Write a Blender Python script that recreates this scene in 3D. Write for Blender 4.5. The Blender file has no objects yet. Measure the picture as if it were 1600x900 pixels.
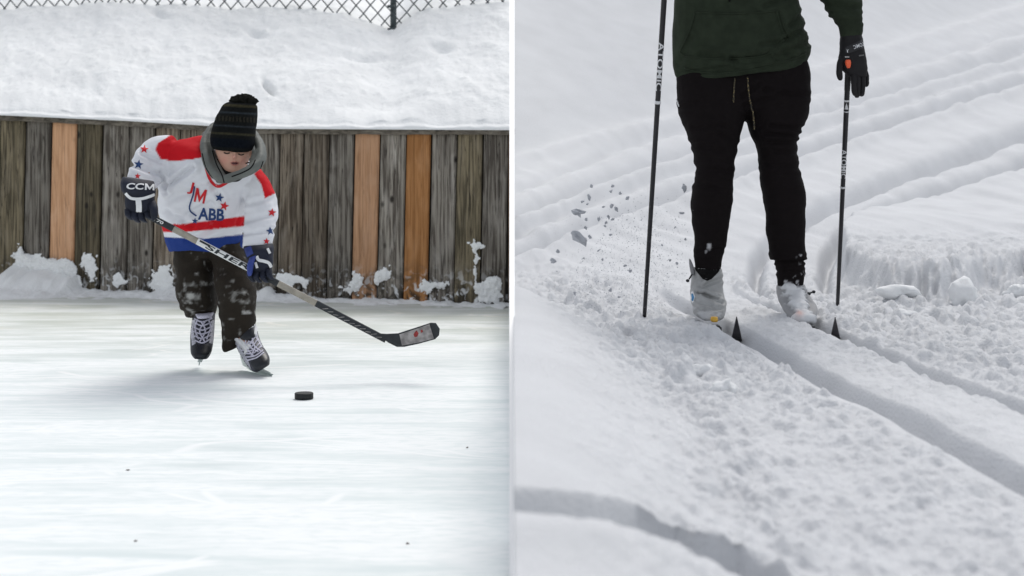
import bpy, bmesh, math, random
import numpy as np
from mathutils import Vector, Matrix
from mathutils.bvhtree import BVHTree
random.seed(7); rng = np.random.default_rng(7)
scene = bpy.context.scene
COL = scene.collection
R = math.radians
F = 2400.0            # focal length in photo pixels (photo 1600 wide)
HY = 240.0            # picture row of the eye level

# ------------------------------------------------------------------ camera
cd = bpy.data.cameras.new('camera'); cam = bpy.data.objects.new('camera', cd); COL.objects.link(cam)
cd.sensor_width = 36; cd.lens = 36 * F / 1600; cd.shift_y = -(450 - HY) / 1600
cam.location = (0, 0, 0); cam.rotation_euler = (R(90), 0, 0)
cd.clip_start = 0.1; cd.clip_end = 500
cd.dof.use_dof = True; cd.dof.focus_distance = 6.75; cd.dof.aperture_fstop = 3.5
scene.camera = cam
# ------------------------------------------------------------------ sky and sun
SUN_AZ, SUN_EL = R(16), R(56)
w = bpy.data.worlds.new('World'); scene.world = w; w.use_nodes = True
nt = w.node_tree; nt.nodes.clear()
sky = nt.nodes.new('ShaderNodeTexSky'); sky.sky_type = 'NISHITA'; sky.sun_disc = False
sky.sun_elevation = SUN_EL; sky.sun_rotation = SUN_AZ; sky.dust_density = 1.0
hs = nt.nodes.new('ShaderNodeHueSaturation'); hs.inputs['Saturation'].default_value = 0.24
bg = nt.nodes.new('ShaderNodeBackground'); bg.inputs['Strength'].default_value = 0.145
wo = nt.nodes.new('ShaderNodeOutputWorld')
nt.links.new(sky.outputs[0], hs.inputs['Color']); nt.links.new(hs.outputs[0], bg.inputs['Color']); nt.links.new(bg.outputs[0], wo.inputs['Surface'])
sd = bpy.data.lights.new('sun', 'SUN'); sd.energy = 1.25; sd.angle = R(27); sd.color = (1.0, .96, .90)
sun = bpy.data.objects.new('sun', sd); COL.objects.link(sun)
sdir = Vector((math.sin(SUN_AZ) * math.cos(SUN_EL), math.cos(SUN_AZ) * math.cos(SUN_EL), math.sin(SUN_EL)))
sun.rotation_euler = sdir.to_track_quat('Z', 'Y').to_euler()
scene.view_settings.view_transform = 'Standard'; scene.view_settings.look = 'None'
scene.view_settings.gamma = 1; scene.view_settings.use_curve_mapping = False
scene.view_settings.exposure = 0.40

# ------------------------------------------------------------------ helpers
def pt(x, y, Y): return Vector(((x - 800) * Y / F, Y, (HY - y) * Y / F))
def h2(ix, iy, s):
    n = (ix.astype(np.int64) * 374761393 + iy.astype(np.int64) * 668265263 + s * 1442695041) & 0xFFFFFFFF
    n = ((n ^ (n >> 13)) * 1274126177) & 0xFFFFFFFF
    return ((n ^ (n >> 16)) & 0xFFFF) / 65535.0
def vn2(x, y, s=0):
    ix = np.floor(x); iy = np.floor(y); fx = x - ix; fy = y - iy
    fx = fx * fx * fx * (fx * (fx * 6 - 15) + 10); fy = fy * fy * fy * (fy * (fy * 6 - 15) + 10)
    a = h2(ix, iy, s); b = h2(ix + 1, iy, s); c = h2(ix, iy + 1, s); d = h2(ix + 1, iy + 1, s)
    return (a + (b - a) * fx) * (1 - fy) + (c + (d - c) * fx) * fy - .5
def fbm2(x, y, o=4, s=0, g=.5):
    r = 0; a = 1.
    for i in range(o):
        r = r + a * vn2(x * 2 ** i + 17.3 * i, y * 2 ** i - 9.1 * i, s + i); a *= g
    return r
def vn3(x, y, z, s=0):
    iz = np.floor(z); fz = z - iz; fz = fz * fz * (3 - 2 * fz)
    def lay(k):
        ix = np.floor(x); iy = np.floor(y); fx = x - ix; fy = y - iy
        fx = fx * fx * (3 - 2 * fx); fy = fy * fy * (3 - 2 * fy)
        kk = (k.astype(np.int64) * 7919 % 100003)
        def hh(p, q): return h2(p + kk, q + kk * 3, s)
        a = hh(ix, iy); b = hh(ix + 1, iy); c = hh(ix, iy + 1); d = hh(ix + 1, iy + 1)
        return (a + (b - a) * fx) * (1 - fy) + (c + (d - c) * fx) * fy
    return lay(iz) * (1 - fz) + lay(iz + 1) * fz - .5
def fbm3(p, sc, o=3, s=0):
    r = 0; a = 1.
    for i in range(o):
        r = r + a * vn3(p[:, 0] * sc[0] * 2 ** i, p[:, 1] * sc[1] * 2 ** i, p[:, 2] * sc[2] * 2 ** i, s + i * 5); a *= .5
    return r
def sst(a, b, x):
    t = np.clip((x - a) / (b - a), 0, 1); return t * t * (3 - 2 * t)
def polydist(x, y, pl):
    d = np.full(x.shape, 1e9)
    for (x0, y0), (x1, y1) in zip(pl[:-1], pl[1:]):
        dx, dy = x1 - x0, y1 - y0; L = dx * dx + dy * dy
        t = np.clip(((x - x0) * dx + (y - y0) * dy) / L, 0, 1)
        d = np.minimum(d, np.hypot(x - x0 - t * dx, y - y0 - t * dy))
    return d
def inpoly(x, y, pg):
    c = np.zeros(x.shape, bool); n = len(pg)
    for i in range(n):
        x0, y0 = pg[i]; x1, y1 = pg[(i + 1) % n]
        if y0 == y1: continue
        k = ((y0 > y) != (y1 > y)) & (x < (x1 - x0) * (y - y0) / (y1 - y0) + x0); c ^= k
    return c

# ---- materials
def mat(name, col=(.5, .5, .5), rough=.6, var=.0, vs=20., bump=.0, bs=60., vcol=False, spec=.4, metal=0., stretch=(1, 1, 1), col2=None, ramp=(.35, .65)):
    m = bpy.data.materials.new(name); m.use_nodes = True; t = m.node_tree; N = t.nodes; L = t.links
    b = N['Principled BSDF']; b.inputs['Roughness'].default_value = rough; b.inputs['Metallic'].default_value = metal
    b.inputs['Specular IOR Level'].default_value = spec
    tc = N.new('ShaderNodeTexCoord'); mp = N.new('ShaderNodeMapping'); mp.inputs['Scale'].default_value = stretch
    L.new(tc.outputs['Object'], mp.inputs['Vector'])
    nz = N.new('ShaderNodeTexNoise'); nz.inputs['Scale'].default_value = vs; nz.inputs['Detail'].default_value = 5
    L.new(mp.outputs[0], nz.inputs['Vector'])
    mx = N.new('ShaderNodeMix'); mx.data_type = 'RGBA'
    c2 = col2 or tuple(max(0, c * (1 - var)) for c in col); c1 = col if col2 else tuple(min(1, c * (1 + var)) for c in col)
    mx.inputs[6].default_value = (*c1, 1); mx.inputs[7].default_value = (*c2, 1)
    rp = N.new('ShaderNodeMapRange'); rp.inputs[1].default_value = ramp[0]; rp.inputs[2].default_value = ramp[1]
    L.new(nz.outputs['Fac'], rp.inputs[0]); L.new(rp.outputs[0], mx.inputs[0])
    out = mx.outputs[2]
    if vcol:
        at = N.new('ShaderNodeAttribute'); at.attribute_name = 'Col'
        mm = N.new('ShaderNodeMix'); mm.data_type = 'RGBA'; mm.blend_type = 'MULTIPLY'; mm.inputs[0].default_value = 1
        L.new(out, mm.inputs[6]); L.new(at.outputs['Color'], mm.inputs[7]); out = mm.outputs[2]
    L.new(out, b.inputs['Base Color'])
    if bump:
        n2 = N.new('ShaderNodeTexNoise'); n2.inputs['Scale'].default_value = bs; n2.inputs['Detail'].default_value = 6
        L.new(mp.outputs[0], n2.inputs['Vector'])
        bp = N.new('ShaderNodeBump'); bp.inputs['Strength'].default_value = 1; bp.inputs['Distance'].default_value = bump
        L.new(n2.outputs['Fac'], bp.inputs['Height']); L.new(bp.outputs[0], b.inputs['Normal'])
    return m

# ---- object linking; every mesh is made in world coordinates and moved to its parent's frame
def root_loc(o):
    l = Vector(o.location)
    while o.parent: o = o.parent; l += o.location
    return l
def link(name, me, m, parent=None, origin=None, smooth=True):
    o = bpy.data.objects.new(name, me); COL.objects.link(o)
    off = root_loc(parent) if parent else Vector(origin or (0, 0, 0))
    if off.length > 0: me.transform(Matrix.Translation(-off))
    if parent: o.parent = parent
    else: o.location = off
    if m and len(me.materials) == 0: me.materials.append(m)
    if smooth: me.polygons.foreach_set('use_smooth', [True] * len(me.polygons))
    return o
def bm_link(name, bm, m, parent=None, origin=None, smooth=True):
    me = bpy.data.meshes.new(name); bm.normal_update(); bm.to_mesh(me); bm.free()
    return link(name, me, m, parent, origin, smooth)
def tag(o, label=None, cat=None, group=None, kind=None):
    for k, v in (('label', label), ('category', cat), ('group', group), ('kind', kind)):
        if v: o[k] = v
    return o
def empty(name, loc, label, cat, group=None):
    o = bpy.data.objects.new(name, None); COL.objects.link(o); o.location = loc; o.empty_display_size = .2
    return tag(o, label, cat, group)
def grid_mesh(name, P):
    nr, nc = P.shape[:2]; me = bpy.data.meshes.new(name)
    idx = np.arange(nr * nc).reshape(nr, nc)
    q = np.stack([idx[:-1, :-1], idx[:-1, 1:], idx[1:, 1:], idx[1:, :-1]], -1).reshape(-1, 4)
    me.vertices.add(nr * nc); me.vertices.foreach_set('co', P.reshape(-1).astype(np.float32))
    me.loops.add(q.size); me.loops.foreach_set('vertex_index', q.reshape(-1).astype(np.int32))
    me.polygons.add(len(q)); me.polygons.foreach_set('loop_start', np.arange(0, q.size, 4, dtype=np.int32))
    me.update(calc_edges=True); me.validate(); return me

# ---- lofts: a ring is (xl,yl,xr,yr, depth, depth_radius[, front_drop_px, power])
def cr(p0, p1, p2, p3, t):
    return .5 * (2 * p1 + (p2 - p0) * t + (2 * p0 - 5 * p1 + 4 * p2 - p3) * t * t + (3 * p1 - p0 - 3 * p2 + p3) * t ** 3)
def loft(bm, rings, Y0, n=20, sub=4, k=1.0, closed=False):
    A = []
    for r in rings:
        xl, yl, xr, yr, d, rd = r[:6]; fz = r[6] if len(r) > 6 else 0; pw = r[7] if len(r) > 7 else 2.3
        A.append(np.array([xl, yl, xr, yr, d, rd, fz, pw], float))
    S = []
    m = len(A)
    for i in range(m - 1):
        for s in range(sub):
            S.append(cr(A[max(i - 1, 0)], A[i], A[i + 1], A[min(i + 2, m - 1)], s / sub))
    S.append(A[-1])
    rows = []
    for a in S:
        xl, yl, xr, yr, d, rd, fz, pw = a; Y = Y0 + d
        Lp = pt(xl, yl, Y); Rp = pt(xr, yr, Y); c = (Lp + Rp) / 2; u = (Rp - Lp) / 2 * k
        row = []
        for j in range(n):
            th = 2 * math.pi * j / n; cs, sn = math.cos(th), math.sin(th)
            e = 2 / pw; cx = math.copysign(abs(cs) ** e, cs); sx = math.copysign(abs(sn) ** e, sn)
            p = c + u * cx + Vector((0, -rd * k * sx, -fz * Y / F * sx))
            row.append(bm.verts.new(p))
        rows.append(row)
    for r0, r1 in zip(rows[:-1], rows[1:]):
        for j in range(n):
            bm.faces.new((r0[j], r0[(j + 1) % n], r1[(j + 1) % n], r1[j]))
    for row, fl in ((rows[0], 1), (rows[-1], 0)):
        c = bm.verts.new(sum((v.co for v in row), Vector()) / n)
        for j in range(n):
            f = (row[j], c, row[(j + 1) % n]) if fl else (row[j], row[(j + 1) % n], c)
            bm.faces.new(f)
def tube(bm, pts, rad, n=8, closed=False, flat=None):
    pts = [Vector(p) for p in pts]; m = len(pts); rows = []
    for i, p in enumerate(pts):
        a = pts[(i - 1) % m] if (closed or i > 0) else p; b = pts[(i + 1) % m] if (closed or i < m - 1) else p
        t = (b - a).normalized(); up = Vector((0, 1, 0)) if abs(t.y) < .9 else Vector((1, 0, 0))
        u = t.cross(up).normalized(); v = u.cross(t).normalized()
        r = rad[i] if isinstance(rad, (list, tuple)) else rad
        ru, rv = r if isinstance(r, tuple) else (r, r)
        rows.append([bm.verts.new(p + u * (ru * math.cos(2 * math.pi * j / n)) + v * (rv * math.sin(2 * math.pi * j / n))) for j in range(n)])
    rng_ = range(m if closed else m - 1)
    for i in rng_:
        r0, r1 = rows[i], rows[(i + 1) % m]
        for j in range(n): bm.faces.new((r0[j], r0[(j + 1) % n], r1[(j + 1) % n], r1[j]))
    if not closed:
        bm.faces.new(list(reversed(rows[0]))); bm.faces.new(rows[-1])
def smooth_path(pts, sub=5, closed=False):
    P = [np.array(p, float) for p in pts]; m = len(P); out = []
    for i in range(m if closed else m - 1):
        if closed: a, b, c, d = P[(i - 1) % m], P[i], P[(i + 1) % m], P[(i + 2) % m]
        else: a, b, c, d = P[max(i - 1, 0)], P[i], P[i + 1], P[min(i + 2, m - 1)]
        for s in range(sub): out.append(cr(a, b, c, d, s / sub))
    if not closed: out.append(P[-1])
    return out
def ball(bm, c, r, seg=14, rot=None):
    mtx = Matrix.Translation(c) @ (rot.to_matrix().to_4x4() if rot else Matrix()) @ Matrix.Diagonal((*r, 1))
    bmesh.ops.create_uvsphere(bm, u_segments=seg, v_segments=seg // 2 + 2, radius=1, matrix=mtx)
def box(bm, c, s, mtx=None):
    M_ = Matrix.Translation(c) @ (mtx or Matrix()) @ Matrix.Diagonal((*s, 1))
    return bmesh.ops.create_cube(bm, size=1, matrix=M_)['verts']
def fuse(bm, voxel, smooth=6, fac=.5):
    """union of the overlapping closed shapes as ONE continuous surface"""
    bmesh.ops.recalc_face_normals(bm, faces=bm.faces)
    me = bpy.data.meshes.new('tmp'); bm.to_mesh(me); bm.free()
    o = bpy.data.objects.new('tmp', me); COL.objects.link(o)
    r = o.modifiers.new('r', 'REMESH'); r.mode = 'VOXEL'; r.voxel_size = voxel
    if smooth:
        s = o.modifiers.new('s', 'SMOOTH'); s.iterations = smooth; s.factor = fac
    bpy.context.view_layer.update()
    e = o.evaluated_get(bpy.context.evaluated_depsgraph_get())
    out = bpy.data.meshes.new_from_object(e)
    bpy.data.objects.remove(o); bpy.data.meshes.remove(me); return out
def vco(me):
    a = np.empty(len(me.vertices) * 3, np.float32); me.vertices.foreach_get('co', a); return a.reshape(-1, 3).astype(float)
def vno(me):
    a = np.empty(len(me.vertices) * 3, np.float32); me.vertices.foreach_get('normal', a); return a.reshape(-1, 3).astype(float)
def displace(me, d):
    p = vco(me) + vno(me) * d[:, None]; me.vertices.foreach_set('co', p.reshape(-1).astype(np.float32)); me.update()
def wrinkle(me, amp, sc, s=0, ridge=False):
    n = fbm3(vco(me), sc, 3, s)
    if ridge: n = .35 - np.abs(n) * 1.6
    displace(me, amp * n)
def px(p): return 800 + p[:, 0] * F / p[:, 1], HY - p[:, 2] * F / p[:, 1]
def setcol(me, c):
    a = me.color_attributes.new('Col', 'FLOAT_COLOR', 'POINT')
    cc = np.ones((len(c), 4), np.float32); cc[:, :3] = c; a.data.foreach_set('color', cc.reshape(-1))
def bvh(o_or_me, off=Vector()):
    me = o_or_me; return BVHTree.FromPolygons([v.co + off for v in me.vertices], [tuple(p.vertices) for p in me.polygons])
def hit(b, x, y, off=0.):
    d = pt(x, y, 1).normalized(); r = b.ray_cast(Vector((0, 0, 0)), d)
    if r[0] is None:
        q = b.find_nearest(d * 7); return q[0] if q[0] is not None else d * 7
    return r[0] - d * off
def surf_line(b, pts, sub=4, off=.001): return [hit(b, p[0], p[1], off) for p in smooth_path(pts, sub)]
def decal2(name, bm, b, m, parent, off=.0025, maxlen=3.0):
    """bm lies in picture units (x right, z down); lay it on the surface b, as print or applique"""
    bmesh.ops.triangulate(bm, faces=bm.faces)
    for _ in range(5):
        es = [e for e in bm.edges if e.calc_length() > maxlen]
        if not es: break
        bmesh.ops.subdivide_edges(bm, edges=es, cuts=1); bmesh.ops.triangulate(bm, faces=bm.faces)
    for v in bm.verts: v.co = hit(b, v.co.x, v.co.y, off)
    bmesh.ops.recalc_face_normals(bm, faces=bm.faces)
    return bm_link(name, bm, m, parent)
def poly_bm(pts):
    bm = bmesh.new(); vs = [bm.verts.new((x, y, 0)) for x, y in pts]; bm.faces.new(vs).normal_update(); return bm
def star_pts(cx, cy, r, rot=0):
    return [(cx + (r if i % 2 == 0 else r * .42) * math.sin(rot + i * math.pi / 5), cy - (r if i % 2 == 0 else r * .42) * math.cos(rot + i * math.pi / 5)) for i in range(10)]
def m_bm(cx, cy, h, wid, ang):
    U = [(0, 0), (.2, 0), (.5, .58), (.8, 0), (1, 0), (1, 1), (.81, 1), (.81, .42), (.5, 1), (.19, .42), (.19, 1), (0, 1)]
    ca, sa = math.cos(ang), math.sin(ang)
    return poly_bm([(cx + (u - .5) * wid * ca - (v - .5) * h * sa, cy + (u - .5) * wid * sa + (v - .5) * h * ca) for u, v in U])
def text_bm(txt, cx, cy, h, wid, ang=0, shear=0, bold=.03):
    cu = bpy.data.curves.new('t', 'FONT'); cu.body = txt; cu.size = 1; cu.align_x = 'CENTER'; cu.align_y = 'CENTER'; cu.offset = bold
    cu.resolution_u = 3
    o = bpy.data.objects.new('t', cu); COL.objects.link(o); bpy.context.view_layer.update()
    me = bpy.data.meshes.new_from_object(o.evaluated_get(bpy.context.evaluated_depsgraph_get()))
    bpy.data.objects.remove(o); bpy.data.curves.remove(cu)
    bm = bmesh.new(); bm.from_mesh(me); bpy.data.meshes.remove(me)
    xs = [v.co.x for v in bm.verts]; ys = [v.co.y for v in bm.verts]
    mx, my = (max(xs) + min(xs)) / 2, (max(ys) + min(ys)) / 2; sx = wid / (max(xs) - min(xs)); sy = h / (max(ys) - min(ys))
    ca, sa = math.cos(ang), math.sin(ang)
    for v in bm.verts:
        u = (v.co.x - mx) * sx; q = -(v.co.y - my) * sy; u -= shear * q
        v.co = (cx + u * ca - q * sa, cy + u * sa + q * ca, 0)
    return bm

# ------------------------------------------------------------------ materials
M = {}
def snow_mat(name, c, sparkle=.004, bs=90):
    return mat(name, c, .75, .03, 3, sparkle, bs, spec=.15)
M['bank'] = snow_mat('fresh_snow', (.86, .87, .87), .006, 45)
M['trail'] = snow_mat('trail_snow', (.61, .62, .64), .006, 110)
M['clump'] = snow_mat('clump_snow', (.80, .81, .82), .004, 120)

def ice_material():
    m = bpy.data.materials.new('rink_ice'); m.use_nodes = True; t = m.node_tree; N = t.nodes; L = t.links; b = N['Principled BSDF']
    tc = N.new('ShaderNodeTexCoord')
    def noise(sc, scale, det=6, dist=0.):
        mp = N.new('ShaderNodeMapping'); mp.inputs['Scale'].default_value = sc; L.new(tc.outputs['Object'], mp.inputs['Vector'])
        n = N.new('ShaderNodeTexNoise'); n.inputs['Scale'].default_value = scale; n.inputs['Detail'].default_value = det; n.inputs['Distortion'].default_value = dist
        L.new(mp.outputs[0], n.inputs['Vector']); return n.outputs['Fac']
    def mr(s, a, bb, c=0., d=1.):
        r = N.new('ShaderNodeMapRange'); r.interpolation_type = 'SMOOTHSTEP'; r.inputs[1].default_value = a; r.inputs[2].default_value = bb; r.inputs[3].default_value = c; r.inputs[4].default_value = d
        L.new(s, r.inputs[0]); return r.outputs[0]
    def mth(op, a, c):
        n = N.new('ShaderNodeMath'); n.operation = op
        for i, v in enumerate((a, c)):
            if isinstance(v, (int, float)): n.inputs[i].default_value = v
            else: L.new(v, n.inputs[i])
        return n.outputs[0]
    sep = N.new('ShaderNodeSeparateXYZ'); L.new(tc.outputs['Object'], sep.inputs[0])
    bare = mr(sep.outputs[1], 6.2, 10.2)             # frost thins and the tint turns darker beige towards the boards
    n1 = noise((.55, 2.6, 1), 2.2, 8, .6); n2 = noise((.9, 7, 1), 3.0, 8, .3); n3 = noise((.4, 1.1, 1), 1.1, 4)
    s = mth('ADD', mth('MULTIPLY', n1, .55), mth('ADD', mth('MULTIPLY', n2, .3), mth('MULTIPLY', n3, .3)))
    frost = mr(mth('SUBTRACT', s, mth('MULTIPLY', bare, .07)), .38, .66)
    # skate scratches
    scr = None
    for k, (sx, sy, rot, sc) in enumerate(((.35, 1.0, .12, 1.6), (.3, .9, -.2, 2.3), (.5, .8, .5, 1.3))):
        mp = N.new('ShaderNodeMapping'); mp.inputs['Scale'].default_value = (sx, sy, 1); mp.inputs['Rotation'].default_value = (0, 0, rot); mp.inputs['Location'].default_value = (k * 3.7, k, 0)
        L.new(tc.outputs['Object'], mp.inputs['Vector'])
        dn = N.new('ShaderNodeTexNoise'); dn.inputs['Scale'].default_value = 1.2; L.new(mp.outputs[0], dn.inputs['Vector'])
        mxv = N.new('ShaderNodeVectorMath'); mxv.operation = 'MULTIPLY_ADD'; L.new(dn.outputs['Color'], mxv.inputs[0]); mxv.inputs[1].default_value = (.8, .8, 0); L.new(mp.outputs[0], mxv.inputs[2])
        vo = N.new('ShaderNodeTexVoronoi'); vo.feature = 'DISTANCE_TO_EDGE'; vo.inputs['Scale'].default_value = sc; L.new(mxv.outputs[0], vo.inputs['Vector'])
        e = mr(vo.outputs[0], .0, .028, 1, 0)
        scr = e if scr is None else mth('MAXIMUM', scr, e)
    scr = mth('MULTIPLY', scr, mr(noise((1, 1, 1), 1.7, 3), .40, .56))
    fine = mr(noise((1.6, 5, 1), 9, 6, .4), .42, .72); frost2 = mth('MAXIMUM', mth('MULTIPLY', frost, mth('SUBTRACT', 1, mth('MULTIPLY', fine, .55))), scr)
    mx = N.new('ShaderNodeMix'); mx.data_type = 'RGBA'; mx.inputs[6].default_value = (.68, .745, .745, 1); mx.inputs[7].default_value = (.87, .89, .89, 1)
    L.new(frost2, mx.inputs[0])
    mb = N.new('ShaderNodeMix'); mb.data_type = 'RGBA'; mb.blend_type = 'MULTIPLY'; mb.inputs[7].default_value = (.86, .83, .74, 1)
    L.new(mth('MULTIPLY', bare, mr(frost, 0, 1, 1, .35)), mb.inputs[0]); L.new(mx.outputs[2], mb.inputs[6])
    L.new(mb.outputs[2], b.inputs['Base Color'])
    L.new(mr(frost, 0, 1, .42, .8), b.inputs['Roughness']); b.inputs['Specular IOR Level'].default_value = .07
    bp = N.new('ShaderNodeBump'); bp.inputs['Strength'].default_value = .6; bp.inputs['Distance'].default_value = .004
    L.new(mth('ADD', mth('MULTIPLY', s, .8), mth('MULTIPLY', scr, .25)), bp.inputs['Height']); L.new(bp.outputs[0], b.inputs['Normal'])
    return m
M['ice'] = ice_material()

def wood(name, base, dark, knots=.55, light=None, amt=.5):
    m = bpy.data.materials.new(name); m.use_nodes = True; t = m.node_tree; N = t.nodes; L = t.links; b = N['Principled BSDF']
    tc = N.new('ShaderNodeTexCoord'); oi = N.new('ShaderNodeObjectInfo')
    cb = N.new('ShaderNodeCombineXYZ')
    ml = N.new('ShaderNodeMath'); ml.operation = 'MULTIPLY'; ml.inputs[1].default_value = 37; L.new(oi.outputs['Random'], ml.inputs[0])
    L.new(ml.outputs[0], cb.inputs[0]); L.new(ml.outputs[0], cb.inputs[2])
    ad = N.new('ShaderNodeVectorMath'); L.new(tc.outputs['Object'], ad.inputs[0]); L.new(cb.outputs[0], ad.inputs[1])
    def noise(sc, scale, det, dist=0):
        mp = N.new('ShaderNodeMapping'); mp.inputs['Scale'].default_value = sc; L.new(ad.outputs[0], mp.inputs['Vector'])
        n = N.new('ShaderNodeTexNoise'); n.inputs['Scale'].default_value = scale; n.inputs['Detail'].default_value = det; n.inputs['Distortion'].default_value = dist
        L.new(mp.outputs[0], n.inputs['Vector']); return n.outputs['Fac']
    def mr(s, a, bb, c=0., d=1.):
        r = N.new('ShaderNodeMapRange'); r.inputs[1].default_value = a; r.inputs[2].default_value = bb; r.inputs[3].default_value = c; r.inputs[4].default_value = d
        L.new(s, r.inputs[0]); return r.outputs[0]
    def mix(f, a, c, bl='MIX'):
        x = N.new('ShaderNodeMix'); x.data_type = 'RGBA'; x.blend_type = bl
        L.new(f, x.inputs[0])
        for i, v in ((6, a), (7, c)):
            if isinstance(v, tuple): x.inputs[i].default_value = (*v, 1)
            else: L.new(v, x.inputs[i])
        return x.outputs[2]
    g1 = noise((14, 14, .6), 4.5, 10, .7); g2 = noise((45, 45, .8), 3, 5); g3 = noise((5, 5, 1.8), 2.2, 7, .5)
    c = mix(mr(g1, .40, .60), dark, base)
    c = mix(mr(g3, .5, .72, 0, amt), c, light or tuple(min(1, v * 1.7) for v in base))
    c = mix(mr(g2, .62, .72, 0, .65), c, tuple(v * .45 for v in dark))
    vo = N.new('ShaderNodeTexVoronoi'); vo.inputs['Scale'].default_value = 5.6
    mp = N.new('ShaderNodeMapping'); mp.inputs['Scale'].default_value = (1, 1, .62); L.new(ad.outputs[0], mp.inputs['Vector']); L.new(mp.outputs[0], vo.inputs['Vector'])
    c = mix(mr(vo.outputs['Distance'], .05, .11, knots, 0), c, (.02, .016, .013))
    g4 = noise((10, 10, .35), 3.2, 3, .3); ab = N.new('ShaderNodeMath'); ab.operation = 'SUBTRACT'; ab.inputs[1].default_value = .5; L.new(g4, ab.inputs[0])
    ab2 = N.new('ShaderNodeMath'); ab2.operation = 'ABSOLUTE'; L.new(ab.outputs[0], ab2.inputs[0])
    c = mix(mr(ab2.outputs[0], .004, .018, .8 * knots, 0), c, (.018, .014, .011))                       # drying splits
    sp_ = N.new('ShaderNodeSeparateXYZ'); L.new(tc.outputs['Object'], sp_.inputs[0])      # damp stain and stuck snow dust near the ground
    def mul(a, b_):
        q = N.new('ShaderNodeMath'); q.operation = 'MULTIPLY'; L.new(a, q.inputs[0]); L.new(b_, q.inputs[1]); return q.outputs[0]
    low = mr(sp_.outputs[2], .30, .05) ; st = noise((6, 6, 5), 1.6, 6, .6); du = noise((9, 9, 8), 2.4, 8, .8)
    c = mix(mul(low, mr(st, .47, .56, 0, .85)), c, (.022, .019, .014))
    c = mix(mul(mr(sp_.outputs[2], .26, .02), mr(du, .54, .62, 0, .9)), c, (.72, .73, .74))
    br = N.new('ShaderNodeHueSaturation'); L.new(c, br.inputs['Color']); L.new(mr(oi.outputs['Random'], 0, 1, .62, 1.22), br.inputs['Value'])
    L.new(br.outputs[0], b.inputs['Base Color']); b.inputs['Roughness'].default_value = .75; b.inputs['Specular IOR Level'].default_value = .25
    bp = N.new('ShaderNodeBump'); bp.inputs['Distance'].default_value = .005; L.new(g1, bp.inputs['Height']); L.new(bp.outputs[0], b.inputs['Normal'])
    return m
M['grey_wood'] = wood('grey_wood', (.27, .222, .170), (.075, .056, .040), .95, (.42, .37, .31))
M['ash_wood'] = wood('ash_wood', (.27, .245, .21), (.085, .072, .06), .95, (.44, .41, .37))
M['moss_wood'] = wood('moss_wood', (.20, .165, .105), (.06, .050, .032), .9, (.29, .245, .18))
M['gap_shade_wood'] = wood('gap_shade_wood', (.05, .042, .034), (.02, .016, .013))  # near-black tone puts shade into the board gaps
M['tan_wood'] = wood('tan_wood', (.58, .335, .195), (.44, .24, .13), .35, (.64, .40, .26), .6)
M['orange_wood'] = wood('orange_wood', (.37, .175, .066), (.26, .115, .038), .3, (.46, .24, .11), .5)
M['wire'] = mat('galvanised_wire', (.07, .085, .09), .5, .3, 8, metal=.3)
M['white_board'] = mat('white_board', (.95, .95, .95), .5, .01, 4)
M['jersey'] = mat('jersey_cloth', (1, 1, 1), .85, .02, 60, .0015, 500, vcol=True, spec=.15)
M['red'] = mat('red_print', (.55, .012, .02), .7, .08, 60)
M['dark_red'] = mat('worn_red_mark', (.26, .03, .03), .7, .3, 90)
M['blue'] = mat('blue_print', (.018, .05, .16), .7, .08, 60)
M['black_cloth'] = mat('black_cloth', (.008, .008, .008), .9, .2, 40, .001, 400, spec=.1)
M['hood'] = mat('grey_hood', (.125, .135, .125), .6, .12, 14, .002, 120, spec=.3)
M['hat'] = mat('knit_hat', (1, 1, 1), .95, .25, 90, .004, 260, vcol=True, spec=.05)
M['pom'] = mat('black_wool', (.014, .014, .012), .95, .3, 90, .006, 160, spec=.05)
M['skin'] = mat('skin', (1, 1, 1), .5, .03, 30, vcol=True, spec=.35)
M['pants'] = mat('snow_pants', (1, 1, 1), .8, .15, 30, .002, 180, vcol=True, spec=.2)
M['navy'] = mat('navy_glove', (.006, .009, .022), .7, .25, 20, .001, 200)
M['royal'] = mat('blue_glove_cuff', (.02, .04, .20), .6, .2, 20)
M['white'] = mat('white_leather', (.72, .73, .74), .55, .05, 30, .0008, 300)
M['skate'] = mat('skate_boot', (.035, .037, .05), .5, .35, 30, .001, 150)
M['skate_side'] = mat('skate_side_panel', (.42, .42, .47), .55, .25, 60)
M['cap'] = mat('black_plastic', (.010, .012, .016), .4, .2, 20)
M['lace'] = mat('lilac_lace', (.55, .54, .64), .8, .15, 80)
M['steel'] = mat('blade_steel', (.6, .66, .64), .3, .1, 20, metal=.6)
M['holder'] = mat('blade_holder', (.62, .68, .66), .5, .08, 30)
M['taupe'] = mat('taupe_shaft', (.30, .275, .23), .5, .15, 30)
M['carbon'] = mat('black_shaft', (.014, .018, .022), .45, .3, 40)
M['stickwhite'] = mat('white_shaft', (.72, .73, .72), .5, .06, 40)
M['bladewhite'] = mat('worn_white_blade', (.42, .40, .39), .6, .0, 26, col2=(.17, .16, .16))
M['rubber'] = mat('rubber', (.010, .011, .012), .6, .3, 50, .0006, 400)
M['hoodie'] = mat('green_fleece', (.024, .032, .021), .9, .15, 20, .0012, 500, spec=.12)
M['joggers'] = mat('black_joggers', (1, 1, 1), .9, .12, 40, .001, 400, vcol=True, spec=.08)
M['boot'] = mat('silver_boot', (1, 1, 1), .62, .12, 18, .0012, 120, vcol=True, spec=.25)
M['skiglove'] = mat('black_glove', (.006, .0055, .007), .75, .2, 30, .0008, 300)
M['pole'] = mat('black_pole', (.010, .010, .013), .4, .2, 20)
M['poletext'] = mat('white_print', (.62, .63, .65), .5, .1, 200)
M['orange'] = mat('orange_plastic', (.85, .13, .05), .4, .05, 20)
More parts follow.
